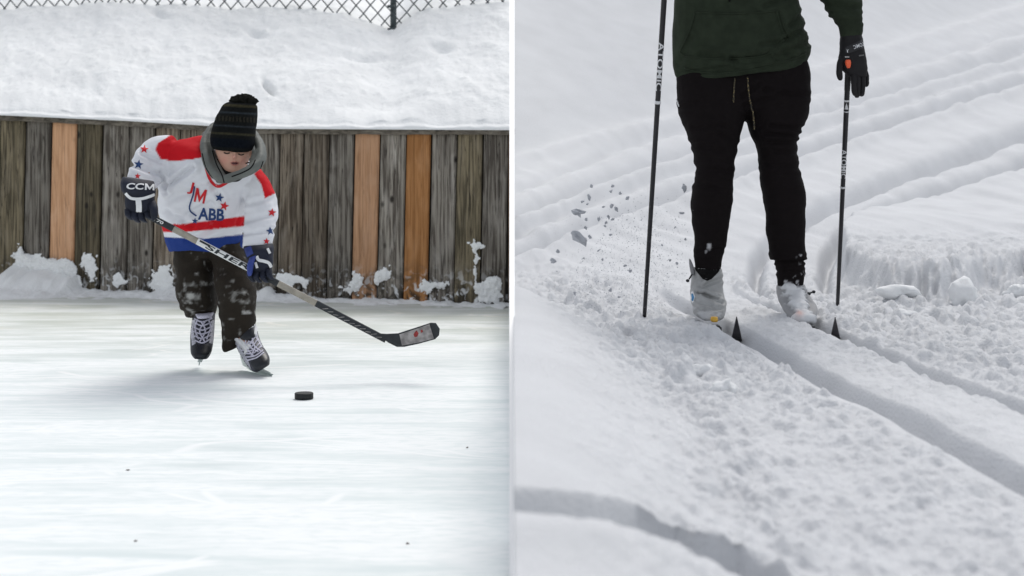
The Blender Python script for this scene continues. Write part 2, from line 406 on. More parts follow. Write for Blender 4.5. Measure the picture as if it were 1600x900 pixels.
M['ski'] = mat('dark_ski_base', (.022, .020, .024), .35, .3, 30)
M['skired'] = mat('red_ski_edge', (.35, .03, .05), .4, .15, 30)
M['gold'] = mat('gold_fleck_cord', (.02, .02, .018), .8, .0, 260, col2=(.35, .27, .12), ramp=(.55, .6))
M['yellow'] = mat('yellow_binding', (.65, .38, .05), .5, .2, 60)
M['bark'] = mat('bark', (.07, .045, .03), .9, .35, 20, .004, 40)
M['logo_blue'] = mat('boot_logo_blue', (.03, .20, .42), .5, .2, 90)

# ------------------------------------------------------------------ LEFT: rink
def Yf(X): return 10.08 - .2903 * X                    # fence line
ice = bmesh.new()
pl = [(-9, .3), (-.0005, .3), (-.0005, 10.4), (-9, 13.2)]
ice.faces.new([ice.verts.new((x, y, -1)) for x, y in pl])
tag(bm_link('rink_ice', ice, M['ice']), kind='structure')

FENCE_BOT = -1.02
def fpt(x, y, back=0.):                                # picture point on the fence plane
    k = (x - 800) / F; Y = (10.08 + back) / (1 + .2903 * k); return pt(x, y, Y)
def fnormal(): return Vector((-.2903, -1, 0)).normalized()
fn = fnormal(); ft = Vector((1, -.2903, 0)).normalized()
def captop(x): return float(np.interp(x, [-200, 0, 200, 400, 800, 1000], [171, 178, 187, 199, 201, 203]))
def capbot(x): return captop(x) + float(np.interp(x, [0, 800], [10, 10]))
fence = empty('board_fence', fpt(400, 466), 'weathered plank fence with mixed grey, tan and orange boards at the rink edge', 'fence')
edges = [-162, -122, -82, -42, -2, 38, 78, 118, 158, 200, 240, 279, 319, 358, 398, 435, 473, 513, 552, 592, 633, 672, 712, 753, 793, 800]
kinds = {38 + 40: 'tan_wood', 552: 'tan_wood', 633: 'orange_wood', 793: 'orange_wood', -2: 'moss_wood', 712: 'moss_wood', 38: 'ash_wood', 200: 'ash_wood', 398: 'ash_wood', 513: 'ash_wood', 592: 'ash_wood', 753: 'ash_wood', 672: 'ash_wood', 158: 'ash_wood', -82: 'tan_wood', 118: 'moss_wood'}
for a, b_ in zip(edges[:-1], edges[1:]):
    x0, x1 = a + 1.2, b_ - 1.2
    if b_ == 800: x1 = 798.5
    lean = -9
    def lx(x): return x + lean * .35 if x < 790 else x
    bm = bmesh.new(); th = .022; dj = random.uniform(-.006, .006)
    f = []
    ytop = lambda x: capbot(x) - 2
    for (x, yy) in ((x0, 'b'), (x1, 'b'), (x1, 't'), (x0, 't')):
        if yy == 't': p = fpt(x + (0 if b_ == 800 else 2), ytop(x))
        else:
            p = fpt(x - (0 if b_ == 800 else 4), 470); p.z = FENCE_BOT
        p += fn * dj; f.append(p)
    vs = [bm.verts.new(p) for p in f] + [bm.verts.new(p - fn * th) for p in f]
    for q in ((0, 1, 2, 3), (7, 6, 5, 4), (0, 4, 5, 1), (1, 5, 6, 2), (2, 6, 7, 3), (3, 7, 4, 0)): bm.faces.new([vs[i] for i in q])
    bmesh.ops.recalc_face_normals(bm, faces=bm.faces)
    bmesh.ops.bevel(bm, geom=[e for e in bm.edges if abs((e.verts[0].co - e.verts[1].co).normalized().z) > .9], offset=.006, segments=2, affect='EDGES')
    o = bm_link('board', bm, M[kinds.get(a, 'grey_wood')], fence, smooth=False)
    if a in (78, 552): o['label'] = 'fresh tan board'
    if a in (633, 793): o['label'] = 'orange brown board'
# dark sheet added behind the boards to block light in the gaps, and the cap rail on top
bm = bmesh.new()
for (ya, yb, o0, o1) in ((188, 478, -.032, -.055),):
    c = [fpt(x, y + (captop(x) - 188 + 8 if y == ya else 0)) + fn * o for x in (-165, 798.3) for y in (ya, yb) for o in (o0, o1)]
    vs = [bm.verts.new(p) for p in c]
    for q in ((0, 2, 6, 4), (1, 5, 7, 3), (0, 4, 5, 1), (2, 3, 7, 6), (0, 1, 3, 2), (4, 6, 7, 5)): bm.faces.new([vs[i] for i in q])
bmesh.ops.recalc_face_normals(bm, faces=bm.faces); bm_link('gap_blocker', bm, M['gap_shade_wood'], fence, smooth=False)
bm = bmesh.new(); rows = []
xs = list(np.linspace(-165, 798.3, 60))
for x in xs:
    jt = random.uniform(-.8, .8)
    rows.append([bm.verts.new(fpt(x, captop(x) + jt * .5) + fn * .035), bm.verts.new(fpt(x, capbot(x) + jt) + fn * .035), bm.verts.new(fpt(x, capbot(x) + jt) - fn * .09), bm.verts.new(fpt(x, captop(x) + jt * .5) - fn * .09)])
for r0, r1 in zip(rows[:-1], rows[1:]):
    for j in range(4): bm.faces.new((r0[j], r1[j], r1[(j + 1) % 4], r0[(j + 1) % 4]))
bm.faces.new(rows[0]); bm.faces.new(rows[-1]); bmesh.ops.recalc_face_normals(bm, faces=bm.faces)
def hwood():
    m = wood('cap_wood', (.20, .175, .14), (.07, .06, .048), .2, (.30, .27, .23))
    for n in m.node_tree.nodes:
        if n.type == 'MAPPING':
            s = n.inputs['Scale'].default_value; n.inputs['Scale'].default_value = (s[2], s[1], s[0])
    return m
M['cap_wood'] = hwood()
bm_link('cap_rail', bm, M['cap_wood'], fence, smooth=False)

# snow bank behind the fence
def chain_y(x): return np.mean([chain_y0(x + o) for o in np.linspace(-22, 22, 9)], 0)
def chain_y0(x): return np.interp(x, [-300, 0, 60, 120, 180, 250, 300, 350, 400, 450, 500, 540, 570, 595, 612, 628, 650, 680, 720, 800],
                                 [20, 19, 14, 16, 8, 12, 18, 24, 22, 18, 24, 26, 36, 50, 58, 46, 30, 18, 12, 8])
CH = 2.3
xs = np.linspace(-260, 799.8, 460); ts = np.concatenate([np.linspace(-.055, .2, 26), np.linspace(.21, 3.2, 230), np.linspace(3.3, 14, 40)])
XX, TT = np.meshgrid(xs, ts); kk = (XX - 800) / F
YY = (10.08 + TT * 1.0) / (1 + .2903 * kk); Xw = kk * YY
lip = np.array([captop(x) for x in xs]); lipn = fbm2(xs / 34, xs * 0, 4, 3) * 8
Y0 = 10.08 / (1 + .2903 * kk); zl = (HY - lip[None, :]) * Y0 / F
Yc = (10.08 + CH) / (1 + .2903 * kk); zc = (HY - chain_y(XX)) * Yc / F
tt = np.clip((TT - 0) / CH, 0, None)
z = zl + (zc - zl) * np.where(tt < 1, tt ** .92, 1 + (tt - 1) * .55)
over = np.clip((TT + .055) / .10, 0, 1)
z = z + (.036 + lipn[None, :] * .0035 * (1 - sst(.05, .3, TT))) * np.sqrt(over) - .003
d = fbm2(Xw * 2.2, YY * 1.6, 3, 11) * .05 + fbm2(Xw * 11 + YY * 3, YY * 6, 4, 23) * .014 + np.clip(fbm2(Xw * 22, YY * 13, 3, 27), 0, 1) * .016
z = z + d * sst(-.02, .35, TT)
def dent(cx, cy, a, bb, ang, dep):
    yi = HY - z * F / YY; dx = XX - cx; dy = yi - cy; u = dx * math.cos(ang) + dy * math.sin(ang); v = -dx * math.sin(ang) + dy * math.cos(ang)
    return -dep * np.exp(-(u / a) ** 2 - (v / bb) ** 2)
z = z + dent(419, 135, 11, 3.6, .85, .16) + dent(400, 52, 14, 5, .2, .06) + dent(690, 74, 16, 6, .1, .06) + dent(570, 90, 30, 5, .05, .05) + dent(250, 22, 14, 4, .3, .05) + dent(612, 50, 14, 14, 0, .04)
wob = fbm2(xs / 26, xs * 0 + 5, 3, 31) * .02
Yw = YY + np.where(TT < .03, wob[None, :], 0); Xw2 = kk * Yw
P = np.stack([Xw2, Yw, z], -1)
fr = P[:1].copy(); fr[..., 2] -= .008; bk = P[-1:].copy(); bk[..., 2] = -2
P = np.concatenate([fr, P, bk], 0)
rt = P[:, -1:].copy(); rt[..., 2] = -1.5
P = np.concatenate([P, rt], 1)
BANK = grid_mesh('snow_bank', P); bank_b = bvh(BANK)
tag(link('snow_bank', BANK, M['bank']), kind='structure')

# chain link fence sunk in the bank
cf = empty('chain_link_fence', fpt(612, 60, CH), 'grey chain-link fence and post half buried in the snow bank top', 'fence')
bm = bmesh.new(); pw = .0635; ph = .068
cdir = ft; c0 = fpt(799, 0, CH); c0.z = 0
nW = 88
for k in range(nW):
    xm = -(k + .62) * pw; pts = []
    z0 = .55
    for j in range(26):
        s = 1 if (j + k) % 2 else -1
        p = c0 + cdir * (xm + s * pw * .5) + Vector((0, 0, z0 + j * ph)) - fn * (.004 * (1 if j % 2 else -1))
        pts.append(p)
    tube(bm, pts, .0075, 5)
bm_link('wire_mesh', bm, M['wire'], cf)
bm = bmesh.new(); p = fpt(612, 66, CH) - fn * .04; p2 = fpt(612, 66, CH) - fn * .04; p2.z = 2.4; p.z -= .3
tube(bm, [p, p2], .026, 12); bm_link('post', bm, M['wire'], cf)
for yy in (10, 46):
    bm = bmesh.new(); q = fpt(612, yy, CH); tube(bm, [q + fn * .012 + ft * -.03, q + fn * .012 + ft * .03], .012, 6)
    bm_link('tie_wire', bm, M['wire'], cf)

# snow drift along the fence foot
xs = np.linspace(-180, 799.8, 620); us = np.linspace(0, 1, 26)
hh = np.interp(xs, [-200, -20, 0, 15, 22, 40, 70, 100, 122, 128, 150, 160, 235, 262, 300, 420, 470, 490, 520, 640, 800], [.06, .05, .05, .07, .17, .19, .17, .15, .13, .05, .04, .03, .03, .05, .06, .06, .05, .025, .02, .02, .02])
hh = np.maximum(.012, hh + fbm2(xs / 14, xs * 0, 4, 5) * .045 * (hh / .06).clip(.3, 1))
wd = .16 + hh * 1.1 + fbm2(xs / 60, xs * 0, 4, 8) * .16 + np.interp(xs, [-200, 0, 100, 200, 300, 800], [.35, .33, .25, .12, .06, .03])
XX, UU = np.meshgrid(xs, us); Pp = np.zeros(XX.shape + (3,))
base = np.array([fpt(x, 470) for x in xs]); f3 = np.array(fn)
prof = np.where(UU < .5, 1 - (UU / .5) ** 2 * .72, .28 * (1 - (UU - .5) / .5) ** 1.6)
Pp[..., :] = base[None] + f3 * (np.clip(UU, 0, 1)[..., None] * wd[None, :, None] - .004)
Pp[..., 2] = -1.002 + prof * hh[None, :] + fbm2(Pp[..., 0] * 14, Pp[..., 1] * 14, 3, 9) * .02 * (1 - UU) * UU * 4
tag(link('snow_drift', grid_mesh('snow_drift', Pp), M['bank']), kind='structure')
# snow lumps stuck to the boards
SPL = [0]
def splat(cx, cy, pts, label, th=.03):
    SPL[0] += 1; X0, X1 = min(p[0] for p in pts) - 8, max(p[0] for p in pts) + 8; Y0_, Y1_ = min(p[1] for p in pts) - 8, max(p[1] for p in pts) + 8
    gx, gy = np.meshgrid(np.arange(X0, X1, 1.0), np.arange(Y0_, Y1_, 1.0)); d = polydist(gx, gy, pts + pts[:1])
    m_ = np.where(inpoly(gx, gy, pts), d, -d) + fbm2(gx / 7, gy / 7, 4, 200 + SPL[0]) * 8 + fbm2(gx / 2.2, gy / 2.2, 2, 300 + SPL[0]) * 2.2
    hgt = np.clip(m_ / 7, 0, 1) ** .7 * (.75 + fbm2(gx / 5, gy / 5, 3, 400) * .7); bm = bmesh.new(); vs = {}
    def V(i, j):
        if (i, j) not in vs: vs[(i, j)] = bm.verts.new(fpt(gx[i, j], gy[i, j]) + fn * (.0065 + th * float(hgt[i, j])))
        return vs[(i, j)]
    ok = m_ > 0
    for i in range(gx.shape[0] - 1):
        for j in range(gx.shape[1] - 1):
            if ok[i:i + 2, j:j + 2].sum() >= 3: bm.faces.new((V(i, j), V(i + 1, j), V(i + 1, j + 1), V(i, j + 1)))
    bmesh.ops.recalc_face_normals(bm, faces=bm.faces)
    o = bm_link('snow_patch', bm, M['bank'], origin=fpt(cx, cy)); tag(o, label, 'snow patch', 'snow patches stuck to the plank fence')
splat(60, 430, [(22, 460), (24, 425), (22, 392), (30, 384), (40, 393), (58, 397), (76, 404), (100, 405), (116, 412), (126, 430), (128, 462)], 'largest white snow heap against the fence foot at far left', .05)
splat(140, 405, [(126, 398), (132, 392), (142, 396), (152, 402), (153, 412), (150, 440), (140, 445), (136, 425), (128, 418)], 'small snow patch beside the large heap at the fence foot', .02)
splat(195, 430, [(176, 432), (186, 421), (192, 430), (198, 440), (188, 450), (176, 446)], 'faint snow patch low on the grey boards left of the skater', .012)
splat(256, 430, [(232, 446), (240, 425), (252, 415), (268, 414), (272, 440), (270, 455), (240, 456)], 'snow patch on the boards directly left of the skater pants', .02)
splat(462, 438, [(430, 430), (442, 424), (456, 430), (470, 428), (482, 436), (480, 448), (462, 444), (450, 452), (432, 448)], 'snow patch on the boards behind the stick shaft', .015)
splat(558, 442, [(532, 449), (545, 447), (550, 430), (556, 424), (565, 428), (568, 444), (562, 457), (550, 459), (544, 453)], 'rounded snow patch on the light tan board', .03)
splat(600, 432, [(585, 432), (586, 424), (598, 420), (610, 418), (616, 428), (608, 438), (596, 444), (588, 447)], 'snow patch on dark board right of the tan board', .025)
splat(668, 447, [(656, 446), (662, 437), (676, 442), (690, 438), (706, 446), (694, 450), (680, 448), (670, 458), (658, 456)], 'low wide snow patch beside the orange board', .022)
splat(744, 384, [(728, 379), (738, 380), (740, 372), (746, 378), (758, 384), (748, 390), (746, 410), (745, 440), (742, 440), (743, 412), (741, 392)], 'star shaped snow splat with a thin drip on the boards', .012)
splat(765, 455, [(742, 440), (752, 444), (762, 436), (772, 428), (783, 432), (785, 455), (782, 475), (748, 474)], 'triangular snow patch at the fence foot by the white divider', .03)

# dirt on the ice
for (x, y, l) in ((200, 735, 'tiny curled brown speck on the ice at far left'), (212, 846, 'dark crumb on the ice at the lower left'), (637, 850, 'dark crumb on the ice at the lower right'), (730, 700, 'tiny dark speck on the ice nearest the white divider')):
    Y = F / (y - HY); bm = bmesh.new(); bmesh.ops.create_icosphere(bm, subdivisions=2, radius=1)
    for v in bm.verts: v.co = Vector((v.co.x * .008 * (1.3 if y == 735 else .8), v.co.y * .006, v.co.z * .0025)) * random.uniform(.5, .8) + Vector(((x - 800) * Y / F, Y, -.998))
    tag(bm_link('debris_speck', bm, M['bark'], origin=((x - 800) * Y / F, Y, -1)), l, 'speck', 'specks on the ice')

# puck
Y = 6.26; c = pt(475, 617, Y); bm = bmesh.new(); prof = [(.0, -.0127), (.0355, -.0127), (.038, -.0105), (.038, .0105), (.0355, .0127), (.033, .0124), (0, .0124)]
rows = []
for r, zz in prof[1:-1]: rows.append([bm.verts.new((c.x + r * math.cos(2 * math.pi * j / 40), Y + r * math.sin(2 * math.pi * j / 40), -1 + .0132 + zz)) for j in range(40)])
for r0, r1 in zip(rows[:-1], rows[1:]):
    for j in range(40): bm.faces.new((r0[j], r0[(j + 1) % 40], r1[(j + 1) % 40], r1[j]))
bm.faces.new(list(reversed(rows[0]))); bm.faces.new(rows[-1])
tag(bm_link('puck', bm, M['rubber'], origin=(c.x, Y, -1)), 'black rubber hockey puck lying on the ice', 'puck')
bpy.data.objects['puck'].data.polygons.foreach_set('use_smooth', [abs(p.normal.z) < .5 for p in bpy.data.objects['puck'].data.polygons])

# ------------------------------------------------------------------ white dividing line added between rink and trail, sloped to catch sky light
y0 = 3.35
hw = lambda y: .00167 * min(y, 8.2)
part = empty('added_divider', (0, 8.1, -1), 'thin white sloping rail added as a dividing line between the ice rink and the ski trail', 'rail')
def slab(name, sec):
    bm = bmesh.new(); fa = [bm.verts.new((-hw(y), y, z_)) for y, z_ in sec]; fb = [bm.verts.new((hw(y), y, z_)) for y, z_ in sec]
    bm.faces.new(fa); bm.faces.new(list(reversed(fb))); k = len(sec)
    for i in range(k): bm.faces.new((fa[i], fb[i], fb[(i + 1) % k], fa[(i + 1) % k]))
    bmesh.ops.recalc_face_normals(bm, faces=bm.faces); bm_link(name, bm, M['white_board'], part, smooth=False)
slab('rail', [(y0, -1.02), (8.0, .86), (8.0, .78), (y0 + .2, -1.02)])
slab('post', [(8.004, .86), (8.07, .86), (8.07, -1.02), (8.004, -1.02)])
slab('seam_board', [(y0 + .6, -1.02), (y0 + .6, -.84), (7.99, -.62), (7.99, -1.02)])

# ------------------------------------------------------------------ RIGHT: trail terrain
G = -.69
def track1(Y): return .827 + .0803 * (6.4 - Y)
def track2(Y): return 1.205 + .077 * (6.4 - Y)
ys = np.concatenate([np.linspace(960, 640, 300), np.linspace(639, 440, 330)])
Yn = -G * F / (ys - HY); Yn = np.concatenate([[.9, 1.2, 1.5, 1.8, 2.1], Yn[Yn > 2.3]])
Yn = np.unique(np.concatenate([Yn, np.linspace(1.1, 2.4, 150)]))
Yfar = np.concatenate([8.29 + (np.linspace(0, 1, 330) ** 1.6) * 24, np.linspace(33, 80, 30)])
rowsY = np.concatenate([Yn, Yfar]); rowsY = np.unique(rowsY)
cols = np.concatenate([[803.2], np.linspace(804, 1650, 430), np.linspace(1660, 2600, 50)])
XX, YY = np.meshgrid(cols, rowsY); Xw = (XX - 800) / F * YY
z = np.full(XX.shape, G)
s_ = np.clip(YY - 7.9, 0, None); z = z + .17 * (np.sqrt(s_ * s_ + .6) - math.sqrt(.6)) 
yi = HY - z * F / YY                                    # picture row of the plain slope, used as a map of the place
near = sst(9.0, 7.6, YY)
# smooth bank at left, close to the lens
toe = np.interp(YY, [0, 2.5, 3.6, 4.87, 5.8, 7], [.47, .47, .52, .53, .46, .30])
H = .20 * sst(7.3, 5.7, YY)
bank = sst(.0, 1, (toe - Xw) / .52)
z = z + H * bank
yb = HY - z * F / YY
fur = np.interp(XX, [800, 900, 1000, 1100, 1210, 1300], [768, 773, 790, 838, 897, 950])  # trench carved to put a dark band of shade across the bank
dv = (yb - fur)
z = z - .10 * sst(-9, 4, dv) * (1 - sst(18, 46, dv)) * (XX < 1400) * (YY < 2.6) + .018 * np.exp(-((dv - 72) / 26) ** 2) * (XX < 1400) * (YY < 2.6)
# ski tracks
ground = (1 - bank * sst(7.3, 6.2, YY)) * near
wig = fbm2(YY * 2.2, YY * 0, 3, 2) * .02
d1 = Xw - track1(YY) - wig; d2 = Xw - track2(YY) - wig * .7
def groove(d, w, s): return 1 - sst(w, w + s, np.abs(d))
g1 = groove(d1, .028, .035); g2 = groove(d2, .028, .03)
rough = ground * (1 - np.maximum(groove(d1, .055, .06), groove(d2, .045, .04)))
mid = sst(.05, .10, d1) * sst(-.05, -.09, d2)            # the pressed ridge between the tracks
sw = 1 - .55 * mid
edge1 = .5 + .5 * sst(-.01, .03, np.abs(d1))
big = fbm2(Xw * 5, YY * 3.4, 3, 41) * .026
cl = np.abs(fbm2(Xw * 15, YY * 9, 3, 51)) * 2 
clods = np.clip(cl - .30, 0, None) * .035 + fbm2(Xw * 19, YY * 13, 3, 57) * .022 + fbm2(Xw * 48, YY * 30, 3, 61) * .016
z = z + rough * sw * (big + clods) * (.55 + .45 * sst(3.6, 5.0, YY)) + mid * near * .012
z = z - .075 * g1 * sst(8.2, 7.2, YY) - .06 * g2 * sst(8.2, 7.2, YY)
z = z + sst(.12, .2, np.abs(d1 - .19)) * 0
# left toe of the bank: crumbled edge
edge = np.exp(-((Xw - toe + .02) / .07) ** 2) * near * sst(2.0, 3.2, YY)
z = z + edge * np.clip(fbm2(Xw * 12, YY * 8, 4, 71) + .15, 0, None) * .07
# right part: trampled lumps
lump = sst(.2, .45, d2) * near
z = z + lump * (np.abs(fbm2(Xw * 7, YY * 5, 4, 81)) * .035 - .01)
# ---- behind the skier
px_s = YY / F
far = 1 - near
def fold(pl, w, dep, a, bb=None):
    d = polydist(XX, yi, pl); return a * dep * np.exp(-(d / w) ** 2)
A_ = [(1203, 478), (1180, 442), (1184, 405), (1207, 375), (1262, 335), (1400, 275), (1600, 205), (1900, 110)]
B_ = [(1302, 482), (1287, 440), (1294, 400), (1312, 368), (1368, 332), (1500, 285), (1600, 255), (1900, 170)]
fm = sst(7.2, 8.0, YY)
plat = [(2600, 445), (1600, 452), (1500, 462), (1450, 466), (1370, 464), (1322, 440), (1312, 405), (1330, 365), (1390, 330), (1500, 296), (1650, 250), (2600, 60)]
ins = inpoly(XX, yi, plat); pd = polydist(XX, yi, plat + plat[:1]); sd_ = np.where(ins, pd, -pd)
sdn = sd_ + fbm2(XX / 60, yi / 30, 3, 19) * 9 + fbm2(XX / 14, yi / 10, 2, 20) * 4
z = z + sst(-8, 3, sdn) * px_s * 48 * sst(300, 420, yi) + sst(-4, 6, sdn) * px_s * 9
face = np.exp(-((sdn + 3) / 7) ** 2) * sst(380, 430, yi) * fm; z = z + face * (fbm2(XX / 16, yi / 5, 3, 33) * .045 + fbm2(XX / 7, yi / 3, 2, 34) * .018)
z = z + fold(A_, 10, 34, -px_s * fm) + fold(B_, 9, 30, -px_s * fm)
for o_, dep in ((0, 9), (34, 5), (62, 8), (100, 5)):
    pl = [(700, 440 - o_), (804, 398 - o_), (950, 338 - o_), (1100, 290 - o_), (1300, 222 - o_ * .9), (1600, 125 - o_ * .8), (2000, 20 - o_ * .6)]
    z = z + fold(pl, 8, dep * 2.6, -px_s * fm) + fold([(a, b2 + 14) for a, b2 in pl], 9, dep * 1.1, px_s * fm)
# groomed edge of the trail and the open slope above
lim = np.interp(XX, [700, 804, 1040, 1300, 1600, 2000, 2600], [285, 247, 188, 104, 12, -40, -45])
trail = sst(-8, 10, yi - lim)
z = z + np.exp(-((yi - lim - 4) / 9) ** 2) * px_s * 11 * far
al = (XX * .95 + yi * .30); ac = (-XX * .30 + yi * .95)
z = z + far * trail * px_s * (fbm2(al / 160, ac / 13, 2, 91) * 8 + fbm2(al / 60, ac / 24, 2, 95) * 3)
z = z + far * (1 - trail) * np.clip(lim - yi, 0, None) * px_s * 1.6
z = z + far * (1 - trail) * px_s * fbm2(XX / 180, yi / 40, 3, 97) * 10
mess = sst(380, 440, yi) * sst(1330, 1200, XX) * fm
z = z + mess * px_s * np.abs(fbm2(XX / 18, yi / 10, 4, 99)) * 8
z = z + (fbm2(Xw * 2, YY * 2, 3, 17) * .012) * (1 - sst(6, 9, YY))
P = np.stack([Xw, YY, z], -1)
sk = P[:, :1].copy(); sk[..., 2] = -1.6; P = np.concatenate([sk, P], 1)
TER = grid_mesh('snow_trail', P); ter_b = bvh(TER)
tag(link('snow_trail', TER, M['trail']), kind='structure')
def ground_at(X, Y):
    r = ter_b.ray_cast(Vector((X, Y, 5)), Vector((0, 0, -1))); return r[0].z if r[0] else G

# ------------------------------------------------------------------ THE SKATER
YB = 7.10
def B(x, y, d=0.): return pt(x, y, YB + d)
boy = empty('person', (B(350, 580).x, YB, -1), 'skater in white, red and blue jersey and black knit hat leaning over a stick', 'person')
TORSO = [(266, 392, 381, 390, .06, .15), (259, 374, 380, 370, .05, .155), (252, 345, 381, 348, .02, .16), (249, 318, 385, 328, -.01, .165), (251, 295, 393, 312, -.05, .165),
         (254, 268, 403, 296, -.09, .16), (256, 243, 409, 280, -.13, .145), (272, 221, 400, 264, -.15, .11), (312, 212, 376, 240, -.11, .06)]
ARM_L = [(272, 212, 276, 285, -.12, .10), (254, 213, 264, 284, -.14, .10), (233, 219, 254, 287, -.17, .092), (214, 236, 252, 290, -.23, .086), (202, 262, 248, 293, -.29, .078), (197, 285, 243, 297, -.33, .062), (197, 291, 241, 300, -.34, .055)]
ARM_R = [(368, 275, 403, 262, -.12, .085), (376, 292, 415, 272, -.13, .088), (382, 312, 426, 298, -.15, .088), (383, 334, 433, 326, -.18, .082), (379, 356, 433, 351, -.23, .074), (376, 376, 428, 374, -.27, .064), (377, 386, 425, 387, -.28, .055)]
LEG_L = [(268, 376, 345, 378, .08, .125), (271, 392, 338, 392, .07, .12), (273, 414, 335, 414, .06, .112), (275, 440, 336, 440, .04, .105), (276, 460, 338, 460, .035, .105), (284, 480, 340, 478, .06, .09), (291, 495, 336, 494, .085, .07)]
LEG_R = [(312, 376, 384, 380, .05, .125), (326, 395, 388, 395, .03, .12), (333, 414, 392, 412, .0, .112), (335, 440, 397, 440, -.05, .108), (338, 462, 400, 458, -.07, .108), (343, 484, 401, 480, -.06, .095), (345, 508, 399, 506, -.05, .09), (346, 530, 392, 522, -.04, .08), (350, 550, 374, 541, -.03, .055)]
def shr(rs, k):
    out = []
    for r in rs:
        cx, cy = (r[0] + r[2]) / 2, (r[1] + r[3]) / 2
        out.append((cx + (r[0] - cx) * k, cy + (r[1] - cy) * k, cx + (r[2] - cx) * k, cy + (r[3] - cy) * k, r[4], r[5] * k) + tuple(r[6:]))
    return out
HD = -.27
HEAD = [(352, 272, 372, 274, HD - .03, .035), (349, 265, 380, 268, HD - .02, .058), (344, 254, 385, 259, HD, .078), (339, 240, 389, 246, HD + .01, .092), (335, 222, 392, 228, HD + .03, .10), (337, 202, 393, 206, HD + .05, .10), (343, 186, 392, 190, HD + .06, .085), (355, 177, 384, 180, HD + .06, .045)]
bm = bmesh.new()
loft(bm, shr(TORSO[1:], .76), YB); loft(bm, HEAD, YB, 24)
loft(bm, [(330, 262, 388, 268, -.15, .075), (336, 250, 386, 256, -.19, .07), (340, 235, 386, 240, -.22, .07)], YB)
for a in (ARM_L, ARM_R): loft(bm, shr(a, .33), YB)
for a in (LEG_L, LEG_R): loft(bm, shr(a, .72), YB)
loft(bm, [(302, 485, 328, 485, .08, .05), (303, 520, 328, 522, .05, .05), (305, 545, 325, 546, -.02, .04)], YB)
loft(bm, [(352, 525, 378, 518, -.05, .045), (372, 535, 396, 528, -.09, .045), (385, 560, 408, 550, -.16, .04)], YB)
loft(bm, [(206, 290, 234, 296, -.35, .04), (204, 318, 232, 322, -.36, .04), (210, 335, 232, 338, -.36, .03)], YB)
loft(bm, [(388, 386, 416, 388, -.29, .04), (393, 410, 418, 408, -.31, .04), (396, 425, 418, 424, -.31, .03)], YB)
# face relief: nose, brow, cheeks, chin, ears
def fball(x, y, d, rx, ry, rz): ball(bm, B(x, y, d), (rx, ry, rz), 12)
fball(366, 245.5, HD - .093, .009, .014, .011); fball(367, 239, HD - .080, .006, .012, .016)
fball(354, 248, HD - .055, .014, .02, .014); fball(376, 250, HD - .052, .013, .02, .014)
fball(366, 264, HD - .066, .015, .014, .011); fball(366, 257.5, HD - .076, .013, .008, .004); fball(366, 253, HD - .079, .013, .008, .0038)
fball(338, 236, HD + .02, .004, .014, .015); fball(392, 240, HD + .02, .007, .016, .018)
me = fuse(bm, .0055, 4)
p = vco(me); X_, Y_ = px(p); c = np.tile(np.array([.52, .305, .225]), (len(p), 1))
for (cx, cy, r, col, k) in ((350, 250, 7, (.58, .25, .20), .6), (380, 252, 6, (.58, .25, .20), .6), (366, 246, 4, (.58, .26, .21), .6), (366, 255.5, 4.2, (.42, .10, .10), .0)):
    wgt = (k * np.exp(-((X_ - cx) ** 2 + (Y_ - cy) ** 2) / r ** 2) * (p[:, 1] < YB + HD))[:, None]; c = c * (1 - wgt) + np.array(col) * wgt
setcol(me, c); body = link('body', me, M['skin'], boy); bodyb = bvh(body.data, boy.location)
# eyes looking down, brows, mouth
M['dark'] = mat('dark_lash', (.03, .018, .014), .6); M['lip'] = mat('lips', (.46, .19, .15), .45, .1, 60); M['mouth'] = mat('mouth_inside', (.07, .012, .014), .5)
for (x0, x1, y) in ((350, 359, 238.5), (372, 381, 240.5)):
    bm = bmesh.new(); tube(bm, surf_line(bodyb, [(x0, y), ((x0 + x1) / 2, y + 1.6), (x1, y + .4)], 4, .001), .0028, 6); bm_link('eyelash', bm, M['dark'], boy)  # lash made thick to add the dark eye shade under the brim
    bm = bmesh.new(); tube(bm, surf_line(bodyb, [(x0 - 1, y - 4), ((x0 + x1) / 2, y - 5.4), (x1 + 1, y - 4)], 4, .0005), .0022, 6); bm_link('eyebrow', bm, M['dark'], boy)
decal2('mouth', poly_bm([(360.5, 254.6), (364, 253.6), (368, 253.4), (372.5, 254.8), (369, 257), (364, 257)]), bodyb, M['mouth'], boy, .002, 2)
bm = bmesh.new(); tube(bm, surf_line(bodyb, [(360, 254.5), (364, 252.6), (366.5, 253.2), (369, 252.6), (373, 254.8)], 3, .001), .0022, 6); bm_link('upper_lip', bm, M['lip'], boy)
bm = bmesh.new(); tube(bm, surf_line(bodyb, [(361, 255.8), (364.5, 258), (369, 258), (372.5, 256)], 3, .001), .0028, 6); bm_link('lower_lip', bm, M['lip'], boy)

# snow pants
bm = bmesh.new(); loft(bm, LEG_L, YB); loft(bm, LEG_R, YB); loft(bm, [(268, 365, 381, 366, .07, .135), (268, 385, 383, 385, .07, .135), (285, 402, 375, 402, .06, .12)], YB)
